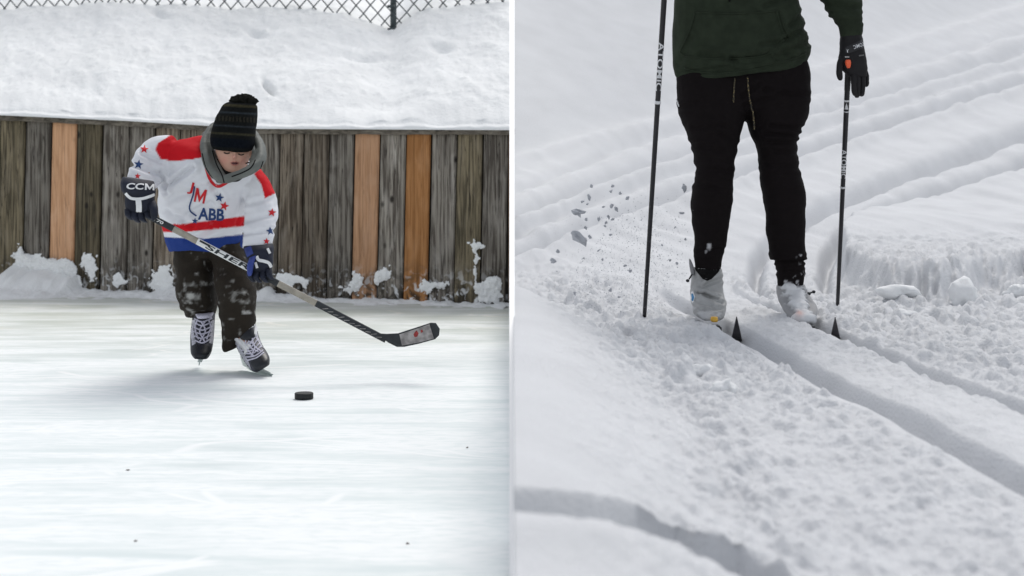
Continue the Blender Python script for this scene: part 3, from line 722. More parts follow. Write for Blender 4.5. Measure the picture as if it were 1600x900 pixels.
# bunched rolls at the cuffs
for (xa, ya, xb, yb_, d) in ((338, 470, 402, 466, -.06), (342, 490, 401, 486, -.05), (280, 478, 340, 474, .05)):
    loft(bm, [(xa + 3, ya - 6, xb - 3, yb_ - 6, d, .09), (xa, ya, xb, yb_, d, .105), (xa + 3, ya + 6, xb - 3, yb_ + 6, d, .09)], YB, sub=2)
me = fuse(bm, .008, 4); wrinkle(me, .016, (6, 6, 14), 3); wrinkle(me, .004, (22, 22, 30), 4)
p = vco(me); X_, Y_ = px(p); c = np.tile(np.array([.022, .017, .012]), (len(p), 1)); n = fbm3(p, (38, 38, 40), 4, 9)
def knee(cx, cy, rx, ry): return np.exp(-((X_ - cx) / rx) ** 2 - ((Y_ - cy) / ry) ** 2)
k = knee(300, 463, 20, 12) * 1.0 + knee(372, 466, 18, 10) * .75 + knee(385, 488, 16, 4) * .8 + knee(295, 486, 14, 7) * .55 + knee(310, 440, 22, 14) * .3 + knee(375, 446, 18, 14) * .3
wgt = sst(.30, .85, k * .85 + n * 1.0)[:, None] * .8
c = c * (1 - wgt) + np.array([.50, .50, .48]) * wgt
setcol(me, c); pants = link('pants', me, M['pants'], boy)

# jersey
bm = bmesh.new(); loft(bm, TORSO, YB, 28); loft(bm, ARM_L, YB); loft(bm, ARM_R, YB)
me = fuse(bm, .0065, 3); wrinkle(me, .018, (6, 5, 9), 11); wrinkle(me, .006, (17, 12, 22), 12)
p = vco(me)
X_, Y_ = px(p)
for (x0, y0_, x1, y1, wd_, dp) in ((262, 290, 300, 262, 4, .010), (250, 268, 262, 300, 3.5, .009), (268, 310, 330, 290, 5, .006), (384, 300, 372, 350, 4, .010), (384, 345, 425, 336, 4, .007), (388, 318, 424, 310, 4, .006), (380, 365, 428, 360, 3.5, .007), (208, 258, 245, 272, 3.5, .006), (222, 240, 250, 252, 3.5, .006), (275, 345, 330, 318, 5, .007), (295, 372, 345, 350, 5, .006), (330, 285, 345, 310, 4, .005), (262, 330, 300, 352, 4, .006)):
    d = polydist(X_, Y_, [(x0, y0_), (x1, y1)]); displace(me, -dp * np.exp(-(d / wd_) ** 2) * (1.9 if x0 < 345 else 1.0) + dp * np.exp(-((d - wd_ * 2) / wd_) ** 2) * (1.1 if x0 < 345 else .5))
p = vco(me); X_, Y_ = px(p)
c = np.tile(np.array([.74, .75, .79]), (len(p), 1)); RED = np.array([.58, .010, .018]); BLU = np.array([.018, .045, .21])
def paint(mask, col):
    global c
    m_ = np.clip(mask, 0, 1)[:, None]; c = c * (1 - m_) + col * m_
def soft(poly, e=1.0):
    d = polydist(X_, Y_, poly + poly[:1]); return np.clip(.5 + np.where(inpoly(X_, Y_, poly), d, -d) / e, 0, 1)
paint(soft([(243, 235), (246, 224), (262, 214), (272, 205), (300, 200), (325, 205), (325, 244), (300, 249), (270, 252), (250, 248)]), RED)
paint(soft([(397, 272), (410, 258), (425, 285), (430, 302), (414, 310), (408, 288)]), RED)
arm_r = soft([(376, 300), (384, 312), (378, 400), (440, 400), (440, 250), (400, 255)])
st = np.interp(X_, [245, 280, 320, 380], [350, 350.5, 345.5, 338]); body_m = (1 - arm_r)
hm = np.interp(X_, [245, 280, 320, 380], [12, 13, 14, 15])
paint(np.clip((Y_ - st) / 1.2 + .5, 0, 1) * np.clip((st + hm - Y_) / 1.2 + .5, 0, 1) * body_m, RED)
hb = np.interp(X_, [245, 265, 320, 380], [369, 371, 373, 366])
paint(np.clip((Y_ - hb) / 1.2 + .5, 0, 1) * body_m, BLU)
setcol(me, c); jersey = link('jersey', me, M['jersey'], boy); jb = bvh(jersey.data, boy.location)
for (x, y, r, col, rot) in ((225.5, 233, 7.2, 'red', .1), (216.5, 257, 8, 'blue', .15), (343, 309, 7.5, 'blue', .2), (350.5, 322, 7.8, 'red', .25), (304.5, 345.5, 5.5, 'blue', .1), (330, 348.5, 5.5, 'red', .2), (425, 332, 7, 'red', .15), (422.5, 361, 7, 'blue', -.1), (416.5, 377, 5.5, 'red', .1), (215, 275, 5, 'red', .1)):
    decal2('star_patch', poly_bm(star_pts(x, y, r, rot)), jb, M[col], jersey, .0035, 2.5)
decal2('letter', m_bm(313, 306, 22, 17, .2), jb, M['red'], jersey, .0035, 2.5)
decal2('letter', text_bm('J', 298, 294, 19, 8, .25, 0, .012), jb, M['red'], jersey, .0035, 2.5)
decal2('letter', text_bm('ABB', 330, 335, 19, 41, .06, .0, .03), jb, M['blue'], jersey, .0035, 2.5)
def ribbon(pts, wd_):
    P_ = smooth_path([(a, b2, 0) for a, b2 in pts], 5); bm = bmesh.new(); L_ = []
    for i, q in enumerate(P_):
        a = P_[max(i - 1, 0)]; b2 = P_[min(i + 1, len(P_) - 1)]; t = (b2 - a); t /= max(1e-6, np.hypot(t[0], t[1])); n_ = np.array([-t[1], t[0], 0]) * wd_ / 2
        L_.append((bm.verts.new(q + n_), bm.verts.new(q - n_)))
    for a, b2 in zip(L_[:-1], L_[1:]): bm.faces.new((a[0], b2[0], b2[1], a[1]))
    return bm
decal2('outline_print', ribbon([(304, 291), (302, 303), (299, 313), (296, 323), (297.5, 330), (302, 334), (307, 337.5)], 2.4), jb, M['blue'], jersey, .0035, 2.5)
decal2('neck_trim', ribbon([(322, 262), (326, 276), (332, 286), (341, 291.5), (350, 288), (356, 284)], 4.5), jb, M['red'], jersey, .004, 2.5)

# gaiter and hood
bm = bmesh.new(); loft(bm, [(338, 286, 372, 284, -.30, .05), (337, 275, 382, 275, -.27, .085), (336, 262, 386, 264, -.24, .095), (338, 248, 386, 250, -.21, .09)], YB); me = fuse(bm, .006, 4); wrinkle(me, .004, (20, 20, 30), 5)
bm_l = link('neck_gaiter', me, M['black_cloth'], boy)
hp = [(330, 203, -.12), (321, 220, -.20), (322, 242, -.27), (331, 264, -.33), (347, 279, -.37), (367, 275, -.39), (389, 266, -.375), (405, 253, -.32), (408, 236, -.24), (401, 216, -.15), (385, 200, -.09), (360, 192, -.04), (340, 196, -.07)]
bm = bmesh.new(); pth = smooth_path([B(*q) for q in hp], 6, True)
tube(bm, pth, [(.021, .030)] * len(pth), 14, True)
loft(bm, [(318, 205, 398, 222, .0, .05), (312, 222, 402, 245, .02, .07), (318, 250, 395, 268, .03, .06)], YB)     # hood falling on the back
loft(bm, [(319, 212, 334, 206, -.16, .03), (314, 236, 335, 232, -.235, .022), (320, 262, 342, 254, -.31, .02), (334, 281, 353, 272, -.36, .018), (345, 287, 357, 279, -.37, .012)], YB, 16)
loft(bm, [(394, 236, 412, 232, -.25, .03), (390, 256, 411, 254, -.32, .022), (378, 272, 406, 266, -.36, .018), (362, 281, 388, 275, -.38, .014), (349, 286, 362, 279, -.38, .010)], YB, 16)
me = fuse(bm, .0055, 3); wrinkle(me, .008, (9, 9, 12), 15); wrinkle(me, .003, (26, 26, 26), 16); hood = link('hood', me, M['hood'], boy); hb_ = bvh(hood.data, boy.location)
for nm, pl_ in (('piping', [(316, 240), (322, 262), (335, 281), (347, 287.5), (365, 284.5), (390, 276), (405, 266), (411, 252)]), ('zip', [(332, 236), (338, 256), (347, 274), (350, 285)]), ('piping', [(399, 250), (392, 262), (378, 270), (362, 276)])):
    bm = bmesh.new(); tube(bm, surf_line(hb_, pl_, 5, .0005), .0028, 6); bm_link(nm, bm, M['black_cloth'], hood)

# knit hat with bobble
HAT = [(333, 230, 393, 237, HD + .015, .115, 4), (330, 219, 397, 223, HD + .03, .122, 4), (332, 202, 399, 204, HD + .045, .122), (338, 185, 401, 187, HD + .06, .115), (345, 172, 402, 173, HD + .07, .10), (350, 164, 401, 164, HD + .07, .085), (360, 159, 394, 160, HD + .07, .05)]
bm = bmesh.new(); loft(bm, HAT, YB, 30); me = fuse(bm, .0055, 3); wrinkle(me, .006, (10, 10, 22), 21)
p = vco(me); X_, Y_ = px(p); v = Y_ - (X_ - 366) * .06; n = fbm3(p, (120, 120, 120), 2, 4)
c = np.tile(np.array([.010, .011, .011]), (len(p), 1))
def band(a, b2, col, k=1.):
    m_ = (np.clip((v - a) / 1.2 + .5, 0, 1) * np.clip((b2 - v) / 1.2 + .5, 0, 1) * k)[:, None]; globals()['c'] = c * (1 - m_) + np.array(col) * m_
band(163, 167, (.042, .038, .022)); band(175, 177.5, (.03, .038, .045)); band(182, 190, (.035, .033, .024), .7); band(196, 198.5, (.03, .036, .042)); band(208, 211, (.045, .042, .027)); band(217, 231, (.006, .008, .012))
dots = ((np.sin(X_ * 1.15) > .1) & (v > 182) & (v < 190)); c[dots] = (.008, .008, .008)
setcol(me, c); hat = link('knit_hat', me, M['hat'], boy)
bm = bmesh.new(); bmesh.ops.create_icosphere(bm, subdivisions=4, radius=1)
for q in bm.verts:
    d_ = q.co.normalized(); k_ = float(fbm3(np.array([d_]) * 1.0, (5, 5, 5), 3, 8)[0]); q.co = B(380, 158.5, HD + .07) + Vector((d_.x * .058, d_.y * .058, d_.z * .033)) * (1 + k_ * .45)
bm_link('bobble', bm, M['pom'], hat)

# hockey gloves
def glove_mesh(parts, voxel=.0045, sm=3):
    bm = bmesh.new()
    for q in parts: loft(bm, q, YB, 16)
    me = fuse(bm, voxel, sm); wrinkle(me, .002, (30, 30, 30), 6); return me
GD = -.40
me = glove_mesh([[(192, 276, 240, 283, GD + .02, .05), (189, 285, 242, 290, GD, .062), (190, 297, 243, 301, GD - .01, .058), (196, 306, 241, 308, GD - .01, .045)],
                 [(196, 300, 241, 304, GD - .01, .045), (195, 318, 240, 320, GD - .025, .042), (197, 330, 236, 333, GD - .02, .036)]])
g = link('glove', me, M['navy'], boy)
fingers = [((200, 326), (201, 338), (206, 343)), ((210, 329), (211, 342), (217, 347)), ((220, 331), (222, 344), (228, 347)), ((230, 330), (233, 341), (239, 343))]
for i, (a, b2, c3) in enumerate(fingers):
    bm = bmesh.new(); w_ = 5.6
    loft(bm, [(a[0] - w_, a[1], a[0] + w_, a[1], GD - .035, .017), (b2[0] - w_, b2[1] - 2, b2[0] + w_, b2[1] - 1, GD - .05, .019), (c3[0] - w_ + 1, c3[1], c3[0] + w_ - 2, c3[1] + 1, GD - .02, .016), (c3[0] - 3, c3[1], c3[0] + 5, c3[1], GD + .02, .013)], YB, 12)
    me = fuse(bm, .0035, 3); link('finger', me, M['navy'], g)
bm = bmesh.new(); loft(bm, [(230, 318, 242, 312, GD - .03, .018), (234, 328, 246, 322, GD - .065, .019), (236, 340, 247, 334, GD - .075, .018), (238, 346, 245, 342, GD - .07, .010)], YB, 12); link('thumb', fuse(bm, .0035, 3), M['navy'], g)
gb = bvh(g.data, boy.location)
decal2('letters', text_bm('CC', 211, 291, 10, 27, .03, .18, .03), gb, M['white'], g, .003, 2)
decal2('letters', m_bm(234, 292, 10, 15, .05), gb, M['white'], g, .003, 2)
for rb, wd_ in (([(196, 302), (203, 309), (213, 311), (224, 310), (234, 307), (242, 304)], 4.5), ([(216, 311), (217, 322), (217, 334)], 9)):
    decal2('white_panel', ribbon(rb, wd_), gb, M['white'], g, .004, 2)
G2 = -.33
me = glove_mesh([[(380, 384, 427, 380, G2 + .03, .05), (381, 393, 428, 388, G2 + .01, .058), (385, 404, 427, 400, G2, .05)],
                 [(386, 398, 427, 396, G2 - .005, .042), (389, 415, 427, 412, G2 - .02, .042), (391, 425, 424, 424, G2 - .015, .036)]])
g2 = link('glove', me, M['navy'], boy)
for i, (a, b2, c3) in enumerate([((393, 420), (390, 432), (397, 440)), ((402, 422), (400, 435), (407, 441)), ((411, 422), (411, 436), (417, 441)), ((420, 419), (421, 431), (426, 437))]):
    bm = bmesh.new(); w_ = 5.2
    loft(bm, [(a[0] - w_, a[1], a[0] + w_, a[1], G2 - .035, .017), (b2[0] - w_, b2[1] - 2, b2[0] + w_, b2[1] - 1, G2 - .05, .019), (c3[0] - w_ + 1, c3[1], c3[0] + w_ - 2, c3[1], G2 - .025, .016), (c3[0] - 3, c3[1], c3[0] + 4, c3[1], G2 + .02, .013)], YB, 12)
    link('finger', fuse(bm, .0035, 3), M['navy'], g2)
bm = bmesh.new(); loft(bm, [(390, 402, 402, 398, G2 - .04, .018), (386, 414, 397, 411, G2 - .07, .019), (386, 426, 395, 424, G2 - .08, .017), (388, 432, 393, 431, G2 - .075, .010)], YB, 12); link('thumb', fuse(bm, .0035, 3), M['royal'], g2)
gb2 = bvh(g2.data, boy.location)
for rb, wd_ in (([(401, 400), (404, 406), (412, 408), (420, 411), (424, 418)], 5), ([(399, 410), (402, 419)], 4), ([(418, 388), (422, 396)], 4)):
    decal2('white_panel', ribbon(rb, wd_), gb2, M['white'], g2, .004, 2)
decal2('cuff_panel', poly_bm([(381, 388), (392, 384), (396, 396), (386, 402)]), gb2, M['royal'], g2, .003, 2)

# hockey skates
def skate(rings, cap, blade, laces, tongue, d0):
    bm = bmesh.new(); loft(bm, rings, YB, 24); me = fuse(bm, .004, 2); s = link('skate', me, M['skate'], boy); sb = bvh(s.data, boy.location)
    decal2('toe_cap', poly_bm(cap), sb, M['cap'], s, .004, 2)
    for pl_ in tongue: decal2('side_panel', poly_bm(pl_), sb, M['skate_side'], s, .0025, 2)
    for pl_ in laces:
        bm = bmesh.new(); tube(bm, surf_line(sb, pl_, 4, .004), .0036, 6); bm_link('lace', bm, M['lace'], s)
    return s, sb
s1, sb1 = skate([(302, 489, 336, 488, .06, .062), (300, 505, 335, 505, .045, .06), (298, 522, 334, 523, .01, .062), (298, 540, 332, 541, -.045, .062), (299, 552, 329, 553, -.09, .055), (304, 560, 324, 561, -.11, .03)],
                [(299, 541), (306, 538), (318, 538), (331, 542), (329, 553), (322, 561), (308, 561), (300, 553)], None,
                [[(304, 498), (316, 503), (331, 497)], [(304, 504), (316, 509), (331, 503)], [(303, 511), (316, 516), (331, 510)], [(303, 518), (316, 522), (330, 517)], [(304, 525), (316, 529), (329, 524)], [(305, 532), (316, 536), (327, 531)], [(309, 499), (305, 512), (310, 530)], [(326, 499), (329, 512), (323, 530)], [(314, 502), (321, 517), (312, 534)], [(321, 502), (312, 517), (320, 534)]],
                [[(299, 500), (305, 500), (307, 536), (300, 540), (298, 522)], [(331, 500), (335, 500), (333, 538), (327, 536)]], .05)
bm = bmesh.new(); loft(bm, [(304, 489, 334, 488, .02, .03), (306, 493, 333, 492, .0, .03), (309, 498, 330, 497, -.015, .02)], YB); link('tongue', fuse(bm, .004, 2), M['lace'], s1)
def blade(o, pts, hw_, m, name):
    """upright plate under the boot, pts = outline in world, thickness along x"""
    bm = bmesh.new(); ax = Vector(hw_)
    a = [bm.verts.new(Vector(q) - ax) for q in pts]; b2 = [bm.verts.new(Vector(q) + ax) for q in pts]
    bm.faces.new(a); bm.faces.new(list(reversed(b2)))
    for i in range(len(pts)): bm.faces.new((a[i], b2[i], b2[(i + 1) % len(pts)], a[(i + 1) % len(pts)]))
    bmesh.ops.recalc_face_normals(bm, faces=bm.faces); bm_link(name, bm, m, o, smooth=False)
def bp(x, y, d): return B(x, y, d)
blade(s1, [bp(316, 556, -.09), bp(314, 561, -.11), bp(312, 566, -.10), bp(313, 560, .10), bp(316, 540, .12)], (.010, 0, 0), M['holder'], 'blade_holder')
blade(s1, [bp(313, 561, -.115), bp(311, 571, -.10), bp(311, 569, .06), bp(312, 560, .10)], (.0025, 0, 0), M['steel'], 'blade')
s2, sb2 = skate([(362, 520, 398, 506, -.04, .062), (366, 530, 401, 514, -.05, .062), (370, 542, 404, 526, -.08, .062), (377, 556, 410, 540, -.13, .06), (386, 570, 417, 551, -.18, .056), (394, 579, 421, 560, -.215, .05), (402, 582, 421, 570, -.235, .028)],
                [(391, 567), (397, 558), (408, 552), (416, 552), (423, 563), (421, 574), (412, 582), (401, 582)], None,
                [[(374, 536), (388, 538), (400, 524)], [(376, 541), (391, 543), (403, 530)], [(378, 547), (393, 548), (406, 536)], [(381, 552), (396, 552), (408, 541)], [(384, 558), (399, 556), (411, 547)], [(387, 563), (401, 559), (412, 551)], [(384, 532), (384, 543), (396, 556)], [(394, 527), (397, 540), (408, 549)], [(388, 533), (398, 541), (392, 557)], [(398, 527), (390, 541), (404, 550)]],
                [[(364, 530), (371, 530), (378, 548), (388, 564), (393, 578), (384, 570), (372, 550)], [(401, 516), (404, 528), (414, 545), (408, 541), (399, 527)]], -.05)
bm = bmesh.new(); tube(bm, surf_line(sb2, [(364, 534), (362, 525), (366, 518), (376, 514), (388, 514), (396, 508), (399, 514), (397, 524)], 5, .006), .010, 8); bm_link('collar_trim', bm, M['white'], s2)
bm = bmesh.new(); loft(bm, [(370, 522, 396, 510, -.085, .03), (375, 531, 398, 519, -.105, .025), (380, 537, 399, 526, -.12, .015)], YB); link('tongue', fuse(bm, .004, 2), M['cap'], s2)
blade(s2, [bp(376, 556, -.03), bp(392, 574, -.16), bp(416, 580, -.20), bp(422, 583, -.20), bp(404, 582, -.12), bp(380, 570, -.0)], (.004, -.008, .004), M['holder'], 'blade_holder')
blade(s2, [bp(384, 570, -.03), bp(398, 580, -.13), bp(418, 582, -.20), bp(427, 585.5, -.215), bp(424, 588, -.20), bp(402, 585, -.12), bp(386, 575, -.02)], (.0018, -.002, .0015), M['steel'], 'blade')

# hockey stick held in both gloves
stick = empty('hockey_stick', B(612, 538, -.3), 'hockey stick with black, white and taupe shaft and worn white blade held by the skater', 'hockey stick')
def sp(t):      # along the shaft: 0 at the butt, 1 at the heel
    x0, y0_, d0 = 226, 334, -.36; x1, y1, d1_ = 609, 534, -.33
    return B(x0 + (x1 - x0) * t, y0_ + (y1 - y0_) * t - (0 if t < .55 else 0), d0 + (d1_ - d0) * t)
sdv = (sp(1) - sp(0)).normalized(); sn_ = sdv.cross(Vector((0, 1, 0))).normalized()
def shaft(t0, t1, m, name, k=1.):
    bm = bmesh.new(); rows = []
    for i in range(9):
        p_ = sp(t0 + (t1 - t0) * i / 8); rows.append([])
        for (a, b2) in ((-.0135, -.006), (-.009, -.010), (.009, -.010), (.0135, -.006), (.0135, .006), (.009, .010), (-.009, .010), (-.0135, .006)):
            rows[-1].append(bm.verts.new(p_ + sn_ * a * k + Vector((0, b2 * k, 0))))
    for r0, r1 in zip(rows[:-1], rows[1:]):
        for j in range(8): bm.faces.new((r0[j], r0[(j + 1) % 8], r1[(j + 1) % 8], r1[j]))
    bm.faces.new(rows[0]); bm.faces.new(rows[-1]); bmesh.ops.recalc_face_normals(bm, faces=bm.faces)
    return bm_link(name, bm, m, stick, smooth=False)
sA = shaft(-.03, .118, M['carbon'], 'grip'); shaft(.118, .215, M['taupe'], 'shaft_section'); sW = shaft(.215, .445, M['stickwhite'], 'shaft_section', 1.02)
shaft(.445, .545, M['carbon'], 'shaft_section'); shaft(.545, .70, M['taupe'], 'shaft_section', 1.01); sK = shaft(.70, .985, M['carbon'], 'shaft_section', 1.02)
ang = math.atan2(200, 383)
def son(t, off=0.): return (226 + 383 * t - math.sin(ang) * off, 334 + 200 * t + math.cos(ang) * off)
wb = bvh(sW.data, root_loc(stick)); kb = bvh(sK.data, root_loc(stick)); ab = bvh(sA.data, root_loc(stick))
q = son(.342); decal2('letters', text_bm('SHER', q[0], q[1], 7.6, 78, ang, .35, .02), wb, M['carbon'], sW, .002, 2)
for t0, t1 in ((.222, .262),): decal2('stripe', ribbon([son(t0, -2.5), son(t1, -2.5)], 3), wb, M['carbon'], sW, .002, 2)
q = son(.055); decal2('letters', text_bm('T70', q[0], q[1], 5, 18, ang, .2, .03), ab, M['stickwhite'], sA, .002, 2)
for i in range(11):
    t = .735 + i * .022; decal2('tape_fleck', ribbon([son(t - .006, 3.4), son(t + .012, -1.5 + (i % 3))], .9), kb, M['bladewhite'], sK, .002, 2)
# blade of the stick
BD = -.34
outl = [(588, 521), (604, 522), (622, 521), (650, 512), (673, 504.5), (681, 505), (687, 514), (686, 524), (680, 530), (655, 537), (632, 542), (620, 542), (606, 535)]
bm = poly_bm(outl); bmesh.ops.triangulate(bm, faces=bm.faces)
for _ in range(4):
    es = [e for e in bm.edges if e.calc_length() > 5]; bmesh.ops.subdivide_edges(bm, edges=es, cuts=1); bmesh.ops.triangulate(bm, faces=bm.faces)
def bpos(x, y): u = max(0, x - 610) / 78; return B(x, y, BD - .05 * u * u + .02 * u)
for v_ in bm.verts: v_.co = bpos(v_.co.x, v_.co.y)
r_ = bmesh.ops.extrude_face_region(bm, geom=bm.faces[:]); 
for v_ in [e for e in r_['geom'] if isinstance(e, bmesh.types.BMVert)]: v_.co.y += .010
bmesh.ops.recalc_face_normals(bm, faces=bm.faces)
bl = bm_link('blade', bm, M['carbon'], stick, smooth=False); blb = bvh(bl.data, root_loc(stick))
decal2('blade_face', poly_bm([(624, 522.5), (650, 514), (671, 506.5), (678, 529), (655, 535), (628, 540)]), blb, M['bladewhite'], bl, .0025, 4)
decal2('red_mark', poly_bm([(648, 519), (651, 516), (654, 521), (652, 526), (648, 527), (646, 523)]), blb, M['dark_red'], bl, .004, 3)
decal2('red_mark', poly_bm([(657, 516), (660, 515), (661, 519), (658, 520)]), blb, M['dark_red'], bl, .004, 3)

# ------------------------------------------------------------------ THE SKIER
YS = 6.40
def S(x, y, d=0.): return pt(x, y, YS + d)
skier = empty('person', (S(1170, 500).x, YS, G), 'cross-country skier in dark green hoodie and black joggers, striding along the ski tracks', 'person')
TOR = [(1054, 122, 1262, 95, .0, .135, 7), (1051, 104, 1268, 82, .0, .155, 8), (1050, 80, 1266, 70, .0, .165, 6), (1051, 50, 1258, 48, .0, .17, 2), (1053, 15, 1249, 14, .0, .17), (1055, -30, 1243, -30, .0, .17), (1050, -100, 1246, -100, .0, .17), (1050, -160, 1250, -160, .01, .15), (1068, -205, 1232, -205, .02, .12), (1115, -228, 1188, -228, .02, .08)]
SL_R = [(1205, -170, 1248, -195, .0, .085), (1228, -120, 1290, -150, .0, .085), (1252, -75, 1318, -92, .01, .082), (1272, -35, 1336, -42, .0, .076), (1287, 3, 1346, -1, -.03, .07), (1299, 26, 1346, 23, -.05, .062), (1309, 40, 1349, 40, -.06, .055), (1311, 52, 1349, 50, -.06, .052), (1312, 62, 1347, 58, -.06, .047)]
SL_L = [(1095, -170, 1052, -195, .0, .085), (1068, -125, 1008, -150, -.01, .083), (1040, -110, 985, -110, -.06, .075), (1042, -100, 1000, -82, -.16, .068), (1052, -112, 1020, -85, -.27, .056), (1058, -118, 1030, -92, -.33, .045)]
def LG(pts): return pts
P_L = [(1066, 92, 1178, 95, .0, .11), (1058, 116, 1176, 116, .0, .125), (1057, 155, 1170, 158, -.005, .135), (1064, 182, 1164, 186, -.01, .13), (1073, 205, 1157, 210, -.01, .122), (1082, 236, 1151, 240, -.02, .11), (1086, 275, 1146, 275, -.03, .098), (1080, 310, 1145, 308, -.03, .095), (1081, 340, 1142, 338, -.01, .088), (1084, 372, 1136, 372, .03, .075), (1085, 395, 1128, 397, .05, .062), (1086, 412, 1127, 414, .06, .055), (1090, 430, 1123, 432, .06, .05)]
P_R = [(1140, 84, 1252, 76, .01, .11), (1148, 112, 1263, 108, .01, .13), (1158, 150, 1265, 148, .02, .135), (1163, 180, 1261, 178, .02, .13), (1171, 205, 1251, 200, .02, .118), (1181, 230, 1243, 230, .01, .105), (1186, 260, 1248, 262, .0, .10), (1188, 285, 1256, 288, .0, .098), (1193, 310, 1258, 312, .02, .095), (1196, 345, 1259, 345, .05, .085), (1200, 380, 1258, 380, .08, .075), (1204, 398, 1258, 398, .09, .068)]
CUFF = [(1202, 396, 1260, 396, .09, .072, 0, 3), (1204, 402, 1259, 402, .09, .075, 0, 3), (1211, 409, 1257, 409, .095, .066), (1212, 414, 1256, 414, .095, .06), (1213, 432, 1257, 432, .10, .058), (1215, 450, 1255, 450, .10, .056)]
bm = bmesh.new()
loft(bm, shr(TOR, .8), YS); loft(bm, [(1128, -215, 1175, -215, .02, .06), (1130, -245, 1173, -245, .0, .058), (1128, -262, 1176, -262, -.02, .07)], YS)
loft(bm, [(1138, -243, 1168, -243, -.06, .04), (1126, -255, 1180, -255, -.03, .085), (1120, -285, 1186, -285, -.02, .10), (1120, -315, 1186, -315, -.01, .105), (1128, -338, 1178, -338, -.0, .085), (1142, -348, 1164, -348, .0, .04)], YS)
ball(bm, S(1153, -280, -.125), (.013, .018, .022), 10); ball(bm, S(1118, -288, 0), (.009, .02, .03), 10); ball(bm, S(1188, -288, 0), (.009, .02, .03), 10)
for a in (SL_R, SL_L): loft(bm, shr(a, .6), YS)
loft(bm, shr(P_L, .75), YS); loft(bm, shr(P_R, .75), YS); loft(bm, shr(CUFF, .7), YS)
loft(bm, [(1092, 420, 1120, 420, .06, .04), (1092, 450, 1122, 450, .06, .045), (1092, 470, 1122, 472, .0, .045), (1095, 488, 1120, 490, -.09, .03)], YS)
loft(bm, [(1220, 440, 1250, 440, .10, .04), (1224, 462, 1256, 460, .09, .045), (1234, 478, 1264, 476, .02, .04), (1240, 490, 1264, 490, -.06, .03)], YS)
loft(bm, [(1317, 55, 1342, 53, -.06, .03), (1316, 80, 1346, 78, -.07, .022), (1320, 100, 1347, 98, -.08, .018)], YS)
loft(bm, [(1051, -115, 1034, -98, -.33, .03), (1056, -122, 1036, -106, -.37, .03), (1056, -126, 1038, -114, -.40, .02)], YS)
me = fuse(bm, .009, 4); c = np.tile(np.array([.55, .36, .28]), (len(me.vertices), 1)); setcol(me, c); link('body', me, M['skin'], skier)
bm = bmesh.new(); loft(bm, [(1119, -310, 1187, -310, .01, .112), (1117, -330, 1189, -330, .01, .11), (1126, -350, 1180, -350, .01, .085), (1142, -360, 1164, -360, .01, .04)], YS); bm_link('beanie', bm, M['pom'], skier)
# hoodie
bm = bmesh.new(); loft(bm, TOR, YS, 32); loft(bm, SL_R, YS); loft(bm, SL_L, YS)
loft(bm, [(1058, 114, 1259, 90, .0, .15, 10), (1056, 119, 1261, 95, .0, .152, 10), (1060, 124, 1256, 99, .0, .14, 10)], YS, 32, 3)
me = fuse(bm, .0075, 3); wrinkle(me, .011, (4, 4, 7), 31)
p = vco(me); X_, Y_ = px(p)
def creases(me, L_):
    for (x0, y0_, x1, y1, wd_, dp) in L_:
        p = vco(me); X_, Y_ = px(p); fr_ = np.ones(len(p))
        d = polydist(X_, Y_, [(x0, y0_), (x1, y1)]); wd_ = wd_ * 1.25; fr_ = .35 + .65 * np.abs(vno(me)[:, 1]) ** .7
        displace(me, (-dp * np.exp(-(d / wd_) ** 2) + dp * .9 * np.exp(-((d - wd_ * 2) / wd_) ** 2)) * fr_)
creases(me, [(1145, 92, 1200, 84, 3.5, .012), (1150, 100, 1235, 84, 3.5, .010), (1095, 84, 1150, 92, 3.5, .008), (1225, 80, 1262, 66, 3, .010), (1228, 60, 1258, 44, 3, .010), (1235, 40, 1253, 22, 3, .008), (1195, 10, 1225, -2, 3, .008), (1190, 70, 1240, 62, 3, .007), (1062, 100, 1080, 60, 3.5, .006),
             (1288, 6, 1342, 14, 3, .007), (1296, 18, 1345, 24, 2.6, .006), (1300, 30, 1346, 32, 2.4, .006), (1284, -8, 1340, -4, 3, .006), (1060, 112, 1255, 88, 1.3, .005)])
hoodie = link('hoodie', me, M['hoodie'], skier); hb2 = bvh(hoodie.data, skier.location)
for pl_ in ([(1086, 19), (1130, 21), (1180, 20), (1213, 17)], [(1086, 19), (1079, 45), (1070, 65), (1062, 81)], [(1213, 17), (1219, 38), (1227, 60)], [(1218, 17), (1224, 38), (1232, 58)], [(1062, 81), (1075, 88), (1120, 92), (1170, 90), (1200, 84), (1227, 60)], [(1070, 106), (1090, 112), (1130, 114), (1180, 108), (1230, 95), (1260, 82)]):
    bm = bmesh.new(); tube(bm, surf_line(hb2, pl_, 5, .001), .0040, 6); bm_link('pocket_seam', bm, M['hoodie'], hoodie)
bm = bmesh.new(); ball(bm, hit(hb2, 1140, -1, .003), (.006, .006, .010), 8); bm_link('drawcord_end', bm, M['black_cloth'], hoodie)

